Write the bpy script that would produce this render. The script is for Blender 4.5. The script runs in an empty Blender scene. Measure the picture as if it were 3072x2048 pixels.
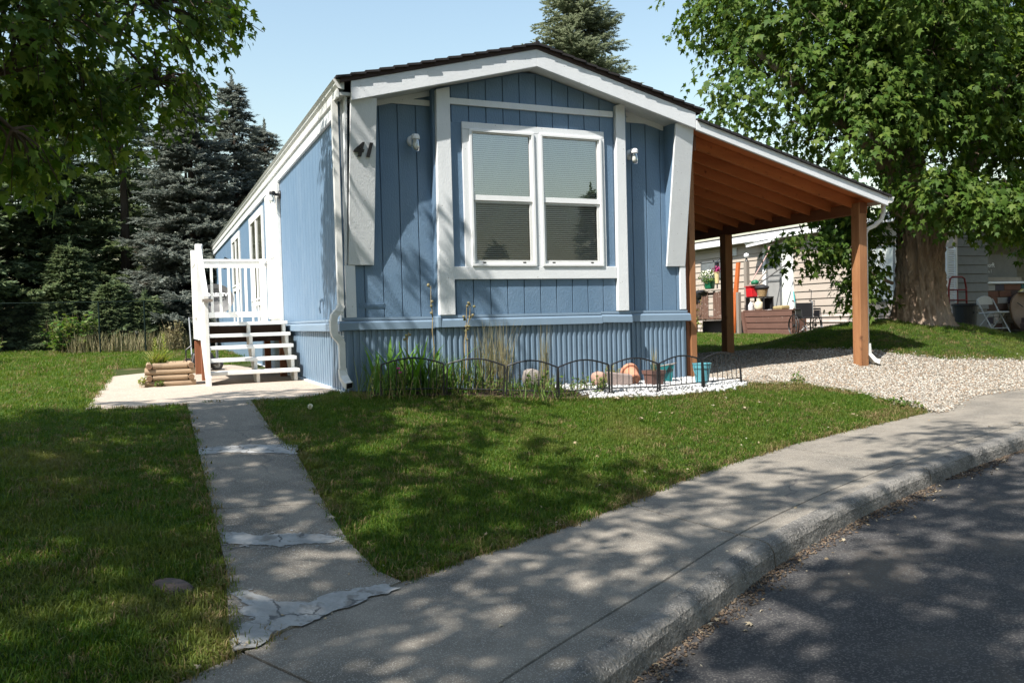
import bpy, bmesh, math, random
import numpy as np
from mathutils import Vector, Matrix, noise

random.seed(7)
rng = np.random.default_rng(11)
SC = bpy.context.scene
COL = SC.collection
R = math.radians

# ------------------------------------------------------------------ camera, sky, sun, exposure
F = 2487.0
def _n(v):
    v = np.array(v, float); return v / np.linalg.norm(v)
_dX = _n((5690, -224, F)); _dY = _n((-1088, -38, F)); _dY = _n(_dY - _dX * np.dot(_dX, _dY)); _dZ = np.cross(_dX, _dY)
_R = np.stack([_dX, _dY, _dZ])
CAM = np.array((-1.849, -8.583, 0.676))
cam_d = bpy.data.cameras.new('camera'); cam = bpy.data.objects.new('camera', cam_d); COL.objects.link(cam)
rt, up, bk = _R @ np.array((1, 0, 0)), _R @ np.array((0, -1, 0)), -(_R @ np.array((0, 0, 1)))
cam.matrix_world = Matrix(((rt[0], up[0], bk[0], CAM[0]), (rt[1], up[1], bk[1], CAM[1]), (rt[2], up[2], bk[2], CAM[2]), (0, 0, 0, 1)))
cam_d.sensor_width = 36; cam_d.lens = F / 3072 * 36; cam_d.clip_start = 0.05; cam_d.clip_end = 2000
SC.camera = cam

SUN = Vector((-0.69, -0.33, 1.0)).normalized()          # direction towards the sun
world = bpy.data.worlds.new('World'); SC.world = world; world.use_nodes = True
wn = world.node_tree; wn.nodes.clear()
wo = wn.nodes.new('ShaderNodeOutputWorld'); bg = wn.nodes.new('ShaderNodeBackground'); sky = wn.nodes.new('ShaderNodeTexSky')
sky.sky_type = 'NISHITA'; sky.sun_disc = False
sky.sun_elevation = math.asin(SUN.z); sky.sun_rotation = math.atan2(SUN.x, SUN.y)
sky.air_density = 1.85; sky.dust_density = 1.2; sky.ozone_density = 1.7; sky.altitude = 0
bg.inputs['Strength'].default_value = 0.104
wn.links.new(sky.outputs[0], bg.inputs['Color']); wn.links.new(bg.outputs[0], wo.inputs['Surface'])
sun_d = bpy.data.lights.new('sun', 'SUN'); sun_d.energy = 5.0; sun_d.angle = R(0.53); sun_d.color = (1.0, 0.95, 0.87)
sun = bpy.data.objects.new('sun', sun_d); COL.objects.link(sun); sun.location = (-20, -10, 30)
sun.rotation_euler = SUN.to_track_quat('Z', 'Y').to_euler()
SC.view_settings.view_transform = 'Standard'; SC.view_settings.look = 'None'
SC.view_settings.exposure = 0.95; SC.view_settings.gamma = 1.0; SC.view_settings.use_curve_mapping = False
SC.render.engine = 'CYCLES'
SC.cycles.use_denoising = True
SC.cycles.max_bounces = 8; SC.cycles.transparent_max_bounces = 16; SC.cycles.sample_clamp_indirect = 6
SC.cycles.caustics_reflective = False; SC.cycles.caustics_refractive = False

# ------------------------------------------------------------------ materials
MATS = {}
def mat(name, col, col2=None, ns=6.0, rough=0.65, bump=0.0, bs=40.0, bd=0.01, stretch=(1, 1, 1), metal=0.0, spec=0.35,
        blotch=None, speck=None, isl=0.0, coat=0.0, crack=None):
    """procedural principled material in world space; blotch=(colour, scale, low, high); speck=(colour, scale, amount)"""
    if name in MATS: return MATS[name]
    m = bpy.data.materials.new(name); m.use_nodes = True; t = m.node_tree; N = t.nodes; L = t.links
    p = N['Principled BSDF']
    p.inputs['Roughness'].default_value = rough; p.inputs['Metallic'].default_value = metal
    p.inputs['Specular IOR Level'].default_value = spec
    if coat: p.inputs['Coat Weight'].default_value = coat
    geo = N.new('ShaderNodeNewGeometry'); mp = N.new('ShaderNodeMapping'); mp.inputs['Scale'].default_value = stretch
    L.new(geo.outputs['Position'], mp.inputs['Vector'])
    n1 = N.new('ShaderNodeTexNoise'); n1.inputs['Scale'].default_value = ns; n1.inputs['Detail'].default_value = 6; n1.inputs['Roughness'].default_value = 0.62
    L.new(mp.outputs[0], n1.inputs['Vector'])
    mx = N.new('ShaderNodeMix'); mx.data_type = 'RGBA'
    c2 = col2 if col2 else tuple(c * 0.82 for c in col)
    mx.inputs[6].default_value = (*col, 1); mx.inputs[7].default_value = (*c2, 1)
    r1 = N.new('ShaderNodeMapRange'); r1.inputs[1].default_value = 0.32; r1.inputs[2].default_value = 0.68
    L.new(n1.outputs['Fac'], r1.inputs[0]); L.new(r1.outputs[0], mx.inputs[0])
    out = mx.outputs[2]
    if blotch:
        bc, bsc, lo, hi = blotch
        n2 = N.new('ShaderNodeTexNoise'); n2.inputs['Scale'].default_value = bsc; n2.inputs['Detail'].default_value = 5; n2.inputs['Roughness'].default_value = 0.6
        L.new(geo.outputs['Position'], n2.inputs['Vector'])
        r2 = N.new('ShaderNodeMapRange'); r2.inputs[1].default_value = lo; r2.inputs[2].default_value = hi
        L.new(n2.outputs['Fac'], r2.inputs[0])
        m2 = N.new('ShaderNodeMix'); m2.data_type = 'RGBA'; m2.inputs[7].default_value = (*bc, 1)
        L.new(out, m2.inputs[6]); L.new(r2.outputs[0], m2.inputs[0]); out = m2.outputs[2]
    if speck:
        sc_, ss, sa = speck
        v = N.new('ShaderNodeTexVoronoi'); v.inputs['Scale'].default_value = ss
        L.new(geo.outputs['Position'], v.inputs['Vector'])
        sep = N.new('ShaderNodeSeparateColor'); L.new(v.outputs['Color'], sep.inputs[0])
        gt = N.new('ShaderNodeMath'); gt.operation = 'LESS_THAN'; gt.inputs[1].default_value = sa; L.new(sep.outputs[0], gt.inputs[0])
        m3 = N.new('ShaderNodeMix'); m3.data_type = 'RGBA'; m3.inputs[7].default_value = (*sc_, 1)
        L.new(out, m3.inputs[6]); L.new(gt.outputs[0], m3.inputs[0]); out = m3.outputs[2]
    if crack:
        cc, cs_, cw, warp = crack
        nw = N.new('ShaderNodeTexNoise'); nw.inputs['Scale'].default_value = cs_ * 3; nw.inputs['Detail'].default_value = 6; L.new(geo.outputs['Position'], nw.inputs['Vector'])
        vm = N.new('ShaderNodeVectorMath'); vm.operation = 'MULTIPLY_ADD'; vm.inputs[1].default_value = (warp / cs_,) * 3; L.new(nw.outputs['Color'], vm.inputs[0]); L.new(geo.outputs['Position'], vm.inputs[2])
        vc = N.new('ShaderNodeTexVoronoi'); vc.feature = 'DISTANCE_TO_EDGE'; vc.inputs['Scale'].default_value = cs_; L.new(vm.outputs[0], vc.inputs['Vector'])
        lt = N.new('ShaderNodeMapRange'); lt.inputs[1].default_value = cw * .4; lt.inputs[2].default_value = cw; lt.inputs[3].default_value = 1; lt.inputs[4].default_value = 0; L.new(vc.outputs['Distance'], lt.inputs[0])
        gm = N.new('ShaderNodeTexNoise'); gm.inputs['Scale'].default_value = cs_ * 1.3; L.new(geo.outputs['Position'], gm.inputs['Vector'])
        gg = N.new('ShaderNodeMapRange'); gg.inputs[1].default_value = .46; gg.inputs[2].default_value = .56; L.new(gm.outputs['Fac'], gg.inputs[0])
        mu = N.new('ShaderNodeMath'); mu.operation = 'MULTIPLY'; L.new(lt.outputs[0], mu.inputs[0]); L.new(gg.outputs[0], mu.inputs[1])
        m4 = N.new('ShaderNodeMix'); m4.data_type = 'RGBA'; m4.inputs[7].default_value = (*cc, 1); L.new(out, m4.inputs[6]); L.new(mu.outputs[0], m4.inputs[0]); out = m4.outputs[2]
    if isl:
        h = N.new('ShaderNodeHueSaturation'); mr = N.new('ShaderNodeMapRange'); mr.inputs[3].default_value = 1 - isl; mr.inputs[4].default_value = 1 + isl
        L.new(geo.outputs['Random Per Island'], mr.inputs[0]); L.new(mr.outputs[0], h.inputs['Value']); L.new(out, h.inputs['Color']); out = h.outputs[0]
    L.new(out, p.inputs['Base Color'])
    if bump:
        n3 = N.new('ShaderNodeTexNoise'); n3.inputs['Scale'].default_value = bs; n3.inputs['Detail'].default_value = 5
        L.new(mp.outputs[0], n3.inputs['Vector'])
        b = N.new('ShaderNodeBump'); b.inputs['Strength'].default_value = bump; b.inputs['Distance'].default_value = bd
        L.new(n3.outputs['Fac'], b.inputs['Height']); L.new(b.outputs[0], p.inputs['Normal'])
    MATS[name] = m; return m

def leaf_mat(name, cols, rough=0.5, trans=0.3, tcol=None, patch=None, spec=0.18):
    """foliage: colour varies per leaf, with light passing through; patch=(colour, scale, lo, hi) in world space"""
    if name in MATS: return MATS[name]
    m = bpy.data.materials.new(name); m.use_nodes = True; t = m.node_tree; N = t.nodes; L = t.links
    p = N['Principled BSDF']; p.inputs['Roughness'].default_value = rough; p.inputs['Specular IOR Level'].default_value = spec
    geo = N.new('ShaderNodeNewGeometry'); oi = N.new('ShaderNodeObjectInfo')
    ad = N.new('ShaderNodeMath'); ad.operation = 'ADD'; L.new(geo.outputs['Random Per Island'], ad.inputs[0]); L.new(oi.outputs['Random'], ad.inputs[1])
    fr = N.new('ShaderNodeMath'); fr.operation = 'FRACT'; L.new(ad.outputs[0], fr.inputs[0])
    cr = N.new('ShaderNodeValToRGB'); cr.color_ramp.elements[0].color = (*cols[0], 1); cr.color_ramp.elements[1].color = (*cols[-1], 1)
    for i, c in enumerate(cols[1:-1]):
        e = cr.color_ramp.elements.new((i + 1) / (len(cols) - 1)); e.color = (*c, 1)
    L.new(fr.outputs[0], cr.inputs[0]); out = cr.outputs[0]
    if patch:
        pc, ps, lo, hi = patch
        n2 = N.new('ShaderNodeTexNoise'); n2.inputs['Scale'].default_value = ps; n2.inputs['Detail'].default_value = 4
        L.new(geo.outputs['Position'], n2.inputs['Vector'])
        r2 = N.new('ShaderNodeMapRange'); r2.inputs[1].default_value = lo; r2.inputs[2].default_value = hi
        L.new(n2.outputs['Fac'], r2.inputs[0])
        m2 = N.new('ShaderNodeMix'); m2.data_type = 'RGBA'; m2.inputs[7].default_value = (*pc, 1)
        L.new(out, m2.inputs[6]); L.new(r2.outputs[0], m2.inputs[0]); out = m2.outputs[2]
    L.new(out, p.inputs['Base Color'])
    tr = N.new('ShaderNodeBsdfTranslucent'); ms = N.new('ShaderNodeMixShader'); ms.inputs[0].default_value = trans
    hs = N.new('ShaderNodeHueSaturation'); hs.inputs['Hue'].default_value = 0.485; hs.inputs['Saturation'].default_value = 1.15; hs.inputs['Value'].default_value = 1.5
    L.new(out, hs.inputs['Color']); L.new(hs.outputs[0], tr.inputs['Color'])
    L.new(p.outputs[0], ms.inputs[1]); L.new(tr.outputs[0], ms.inputs[2]); L.new(ms.outputs[0], N['Material Output'].inputs['Surface'])
    MATS[name] = m; return m

def glass_mat(name, refl=0.12, tint=(0.9, 0.93, 0.92), rough=0.0):
    if name in MATS: return MATS[name]
    m = bpy.data.materials.new(name); m.use_nodes = True; t = m.node_tree; N = t.nodes; L = t.links
    N.remove(N['Principled BSDF'])
    tr = N.new('ShaderNodeBsdfTransparent'); tr.inputs[0].default_value = (*tint, 1)
    gl = N.new('ShaderNodeBsdfGlossy'); gl.inputs['Roughness'].default_value = rough; gl.inputs[0].default_value = (0.95, 0.97, 1, 1)
    ms = N.new('ShaderNodeMixShader'); lw = N.new('ShaderNodeLayerWeight'); lw.inputs[0].default_value = 0.25
    ad = N.new('ShaderNodeMath'); ad.operation = 'ADD'; ad.inputs[1].default_value = refl
    L.new(lw.outputs['Fresnel'], ad.inputs[0]); L.new(ad.outputs[0], ms.inputs[0])
    L.new(tr.outputs[0], ms.inputs[1]); L.new(gl.outputs[0], ms.inputs[2]); L.new(ms.outputs[0], N['Material Output'].inputs['Surface'])
    MATS[name] = m; return m

BLUE = mat('blue siding paint', (0.128, 0.208, 0.310), (0.114, 0.190, 0.286), ns=3, rough=0.55, bump=0.6, bs=85, bd=0.007, stretch=(1, 1, 0.4), blotch=((0.146, 0.224, 0.322), 1.9, 0.5, 0.72), spec=0.5)
BLUETRIM = mat('blue vinyl belt', (0.185, 0.26, 0.345), (0.17, 0.24, 0.32), ns=4, rough=0.38, spec=0.5)
BLUESKIRT = mat('blue vinyl skirting', (0.155, 0.225, 0.305), (0.14, 0.205, 0.28), ns=4, rough=0.42, spec=0.5, blotch=((0.10, 0.16, 0.22), 3.0, 0.58, 0.8))
WHITE = mat('white painted wood', (0.72, 0.74, 0.76), (0.66, 0.68, 0.70), ns=5, rough=0.5, bump=0.5, bs=95, bd=0.005, stretch=(1, 1, 0.4), speck=((0.35, 0.34, 0.32), 120, 0.0012))
WHITEV = mat('white vinyl', (0.78, 0.79, 0.80), (0.74, 0.75, 0.76), rough=0.35, spec=0.5)
STAIRW = mat('white porch paint', (0.78, 0.78, 0.76), (0.68, 0.67, 0.64), ns=9, rough=0.5, bump=0.15, bs=70, blotch=((0.45, 0.43, 0.40), 14, 0.68, 0.8))
GUTW = mat('white gutter metal', (0.70, 0.70, 0.68), (0.60, 0.60, 0.58), ns=7, rough=0.4, spec=0.5)
SOFFIT = mat('soffit vinyl', (0.62, 0.63, 0.62), (0.55, 0.56, 0.55), rough=0.6)
SHING = mat('dark shingles', (0.030, 0.027, 0.028), (0.018, 0.016, 0.017), ns=60, rough=0.9, bump=0.6, bs=150, bd=0.004)
BLACK = mat('black metal', (0.012, 0.012, 0.014), rough=0.45, spec=0.5)
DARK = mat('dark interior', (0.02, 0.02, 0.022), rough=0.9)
GREYM = mat('grey metal', (0.30, 0.31, 0.32), rough=0.4, metal=0.6)
BLIND = mat('white blind slats', (0.84, 0.85, 0.84), (0.80, 0.81, 0.80), rough=0.6)
SCREEN = None
GLASS = glass_mat('window glass', 0.30)
JAR = glass_mat('jar glass', 0.10, (0.95, 0.96, 0.95))
CONC = mat('old concrete', (0.225, 0.200, 0.166), (0.165, 0.147, 0.124), ns=4.5, rough=0.9, bump=0.55, bs=120, bd=0.004, speck=((0.32, 0.30, 0.262), 260, 0.12), blotch=((0.120, 0.110, 0.096), 1.4, 0.50, 0.70), spec=0.2, crack=((0.13, 0.12, 0.11), .42, .006, .5))
CONCK = mat('kerb concrete', (0.215, 0.20, 0.18), (0.14, 0.132, 0.12), ns=5, rough=0.9, bump=1.0, bs=45, bd=0.02, speck=((0.31, 0.295, 0.27), 230, 0.08), blotch=((0.085, 0.082, 0.078), 4.5, 0.47, 0.66), spec=0.2)
PATIO = mat('patio concrete', (0.40, 0.33, 0.265), (0.34, 0.29, 0.24), ns=3, rough=0.9, bump=0.35, bs=140, bd=0.003, speck=((0.5, 0.45, 0.38), 80, 0.08), spec=0.2)
MORTAR = mat('pale mortar', (0.36, 0.36, 0.352), (0.24, 0.238, 0.23), ns=9, rough=0.9, bump=0.8, bs=45, bd=0.008, blotch=((0.185, 0.175, 0.16), 11, 0.56, 0.66), crack=((0.10, 0.10, 0.10), 5.0, .035, .5))
ASPH = mat('asphalt', (0.058, 0.055, 0.055), (0.038, 0.037, 0.039), ns=6, rough=0.88, bump=1.0, bs=130, bd=0.010, speck=((0.115, 0.108, 0.10), 150, 0.20), blotch=((0.095, 0.080, 0.066), 1.6, 0.50, 0.72), spec=0.35)
SOIL = mat('soil and thatch', (0.050, 0.055, 0.020), (0.032, 0.050, 0.012), ns=9, rough=1.0, bump=0.6, bs=70, bd=0.02, blotch=((0.13, 0.098, 0.052), 1.7, 0.55, 0.72), spec=0.1)
DIRT = mat('bed dirt', (0.07, 0.05, 0.035), (0.04, 0.03, 0.022), ns=14, rough=1, bump=0.8, bs=50, bd=0.02, spec=0.1)
GRAV = mat('gravel bed', (0.17, 0.15, 0.12), (0.10, 0.088, 0.072), ns=40, rough=0.95, bump=1.0, bs=60, bd=0.02, spec=0.2)
STONE = mat('gravel stones', (0.33, 0.305, 0.26), (0.24, 0.22, 0.19), ns=30, rough=0.85, isl=0.0, spec=0.25)
PEB = mat('white pebbles', (0.50, 0.50, 0.50), (0.38, 0.38, 0.38), ns=20, rough=0.7)
CEDAR = mat('cedar boards', (0.56, 0.195, 0.066), (0.42, 0.135, 0.045), ns=5, rough=0.7, bump=0.2, bs=40, stretch=(0.25, 1, 1), blotch=((0.20, 0.06, 0.02), 9, 0.64, 0.74))
CEDARP = mat('cedar posts', (0.34, 0.165, 0.075), (0.24, 0.105, 0.045), ns=14, rough=0.75, bump=0.35, bs=50, stretch=(1, 1, 0.12), blotch=((0.14, 0.06, 0.03), 6, 0.62, 0.74))
BEAMB = mat('brown beam', (0.22, 0.085, 0.038), (0.15, 0.055, 0.026), ns=8, rough=0.75, stretch=(1, 0.2, 1))
REDW = mat('redwood stain', (0.26, 0.095, 0.045), (0.19, 0.07, 0.035), ns=10, rough=0.7, stretch=(1, 1, 0.15))
LOGW = mat('weathered log', (0.36, 0.26, 0.17), (0.27, 0.19, 0.125), ns=16, rough=0.85, bump=0.3, bs=60, stretch=(0.2, 1, 1), blotch=((0.20, 0.15, 0.10), 6, 0.58, 0.7))
LOGE = mat('log end', (0.22, 0.135, 0.08), (0.15, 0.09, 0.055), ns=22, rough=0.9)
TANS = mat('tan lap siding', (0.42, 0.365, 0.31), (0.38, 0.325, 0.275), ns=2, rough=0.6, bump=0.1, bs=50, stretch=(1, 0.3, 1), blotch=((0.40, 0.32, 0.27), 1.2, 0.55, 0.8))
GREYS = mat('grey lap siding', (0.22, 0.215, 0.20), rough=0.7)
TANK_ = mat('tan skirting', (0.50, 0.44, 0.40), (0.42, 0.36, 0.32), ns=4, rough=0.55)
BROWNW = mat('brown painted boards', (0.16, 0.085, 0.065), (0.125, 0.066, 0.05), ns=8, rough=0.65, stretch=(1, 0.3, 1), blotch=((0.42, 0.36, 0.32), 9, 0.66, 0.74))
PICKW = mat('peeling brown pickets', (0.15, 0.085, 0.06), (0.11, 0.06, 0.045), ns=8, rough=0.8, stretch=(1, 1, 0.2), blotch=((0.40, 0.33, 0.28), 16, 0.58, 0.72))
GREYW = mat('weathered grey wood', (0.27, 0.235, 0.20), (0.20, 0.17, 0.145), ns=10, rough=0.85, stretch=(1, 1, 0.15))
ORANGE = mat('orange metal beam', (0.42, 0.105, 0.025), (0.34, 0.085, 0.02), rough=0.5)
TERRA = mat('terracotta', (0.50, 0.235, 0.15), (0.44, 0.20, 0.125), ns=7, rough=0.75)
BRPOT = mat('brown plastic pot', (0.155, 0.088, 0.075), (0.13, 0.075, 0.064), rough=0.5)
TEAL = mat('teal glaze', (0.02, 0.19, 0.20), (0.015, 0.15, 0.165), rough=0.3, spec=0.5, blotch=((0.03, 0.05, 0.05), 8, 0.52, 0.58))
TURQ = mat('turquoise plastic', (0.095, 0.30, 0.36), (0.085, 0.275, 0.335), rough=0.4, spec=0.5)
GREENP = mat('green plastic', (0.012, 0.14, 0.065), rough=0.4, spec=0.5)
RED = mat('red plastic', (0.55, 0.012, 0.02), rough=0.4, spec=0.5)
REDM = mat('red painted metal', (0.22, 0.02, 0.02), rough=0.45)
ROCK = mat('pale rock', (0.34, 0.30, 0.27), (0.25, 0.22, 0.20), ns=9, rough=0.9, bump=0.6, bs=40, bd=0.01)
BROCK = mat('brown rock', (0.17, 0.115, 0.09), (0.06, 0.05, 0.05), ns=22, rough=0.9, bump=0.6, bs=30, bd=0.015)
SLABR = mat('pinkish block', (0.30, 0.235, 0.215), (0.24, 0.19, 0.175), ns=12, rough=0.9, bump=0.4, bs=80)
BARK = mat('maple bark', (0.36, 0.27, 0.20), (0.155, 0.11, 0.08), ns=11, rough=0.95, bump=1.0, bs=26, bd=0.05, stretch=(1, 1, 0.18), blotch=((0.27, 0.225, 0.185), 1.6, 0.5, 0.7), spec=0.15)
TWIG = mat('branch bark', (0.085, 0.060, 0.042), (0.05, 0.036, 0.026), ns=12, rough=0.95, bump=0.6, bs=40, bd=0.01)
SBARK = mat('spruce bark', (0.06, 0.045, 0.035), rough=0.95)
PLUMB = mat('black plastic', (0.012, 0.012, 0.013), rough=0.5)
DISHG = mat('dish grey', (0.10, 0.10, 0.102), (0.09, 0.09, 0.092), rough=0.55)
TXTW = mat('white print', (0.82, 0.82, 0.82), rough=0.5)
CARDB = mat('cardboard brown', (0.24, 0.165, 0.11), (0.20, 0.135, 0.09), ns=4, rough=0.85)
CHAIRG = mat('grey painted steel', (0.52, 0.53, 0.535), rough=0.45, spec=0.5)
YEL = mat('pale yellow plastic', (0.62, 0.50, 0.26), rough=0.5)
IVORY = mat('ivory tank', (0.66, 0.59, 0.44), rough=0.45)
JUG = mat('milky plastic', (0.62, 0.62, 0.64), rough=0.4)
BINM = mat('dark bin plastic', (0.03, 0.034, 0.038), rough=0.5)
CLOTH = mat('black tarp', (0.018, 0.018, 0.02), rough=0.6)
CURT = mat('white curtain', (0.70, 0.73, 0.70), (0.58, 0.62, 0.59), ns=6, rough=0.8, stretch=(1, 3, 0.3))
SCRN = mat('grey screen mesh', (0.30, 0.30, 0.29), (0.25, 0.25, 0.245), ns=5, rough=0.7)
FENCEG = mat('dark green fence coat', (0.008, 0.018, 0.014), rough=0.8, spec=.15)
MGREEN = leaf_mat('maple leaves', [(0.040, 0.085, 0.014), (0.060, 0.115, 0.018), (0.088, 0.145, 0.026), (0.135, 0.185, 0.036)], rough=0.55, trans=0.42)
MGREEN2 = leaf_mat('shade tree leaves', [(0.030, 0.075, 0.014), (0.050, 0.110, 0.022), (0.080, 0.14, 0.030)], rough=0.45, trans=0.35)
SPR = leaf_mat('blue spruce needles', [(0.080, 0.098, 0.088), (0.135, 0.155, 0.138), (0.200, 0.222, 0.195), (0.275, 0.290, 0.250)], rough=0.6, trans=0.30, patch=((0.085, 0.055, 0.035), 1.1, 0.60, 0.72))
SPRG = leaf_mat('green spruce needles', [(0.075, 0.110, 0.055), (0.12, 0.165, 0.085), (0.19, 0.225, 0.12)], rough=0.6, trans=0.32, patch=((0.10, 0.070, 0.035), 1.3, 0.66, 0.76))
SPRL = leaf_mat('young spruce needles', [(0.10, 0.17, 0.06), (0.16, 0.23, 0.09), (0.21, 0.27, 0.11)], rough=0.6, trans=0.3)
PINE = leaf_mat('pine needles', [(0.07, 0.11, 0.05), (0.11, 0.15, 0.07), (0.16, 0.19, 0.095)], rough=0.6, trans=0.3)
GRASSM = leaf_mat('lawn grass', [(0.030, 0.082, 0.008), (0.052, 0.116, 0.012), (0.090, 0.155, 0.020), (0.155, 0.190, 0.036)], rough=0.5, trans=0.34, patch=((0.190, 0.180, 0.055), 1.1, 0.53, 0.80))
GRASSB = leaf_mat('dry grass edge', [(0.085, 0.115, 0.025), (0.19, 0.155, 0.065), (0.27, 0.20, 0.105)], rough=0.6, trans=0.25)
DRYG = leaf_mat('dry tall grass', [(0.21, 0.19, 0.10), (0.30, 0.26, 0.15), (0.12, 0.14, 0.05)], rough=0.6, trans=0.25)
LILY = leaf_mat('lily leaves', [(0.06, 0.15, 0.02), (0.10, 0.22, 0.03), (0.15, 0.27, 0.05)], rough=0.4, trans=0.35)
WEED = leaf_mat('weed leaves', [(0.05, 0.12, 0.025), (0.09, 0.16, 0.03), (0.16, 0.19, 0.06)], rough=0.5, trans=0.3)
STALK = mat('dry stalk', (0.32, 0.25, 0.13), (0.24, 0.18, 0.09), ns=20, rough=0.8)
PLANTY = leaf_mat('yellow green leaves', [(0.12, 0.19, 0.03), (0.22, 0.26, 0.06), (0.32, 0.30, 0.12)], rough=0.5, trans=0.3)
PINK = mat('pink petals', (0.42, 0.03, 0.16), rough=0.6)
FLOWW = mat('white petals', (0.78, 0.76, 0.62), rough=0.6)
DEADL = leaf_mat('dead leaves', [(0.26, 0.19, 0.11), (0.36, 0.29, 0.19), (0.42, 0.38, 0.30)], rough=0.7, trans=0.1)

# ------------------------------------------------------------------ object helpers
OFF = {}
def put(o, parent=None):
    COL.objects.link(o)
    if parent is not None: o.parent = parent
    return o
def thing(name, label, cat, loc=(0, 0, 0), group=None):
    o = bpy.data.objects.new(name, None); put(o); o.location = loc; OFF[o.name] = Vector(loc)
    o.empty_display_size = 0.1; o['label'] = label; o['category'] = cat
    if group: o['group'] = group
    return o
def tag(o, label, cat, group=None):
    o['label'] = label; o['category'] = cat
    if group: o['group'] = group
    return o
def sempty(name):
    o = bpy.data.objects.new(name, None); put(o); OFF[o.name] = Vector((0, 0, 0)); o['kind'] = 'structure'; return o
def copy_tree(o, parent=None):
    c = o.copy(); COL.objects.link(c); OFF[c.name] = OFF.get(o.name, Vector((0, 0, 0)))
    if parent is not None: c.parent = parent
    for ch in list(o.children): copy_tree(ch, c)
    return c

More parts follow.
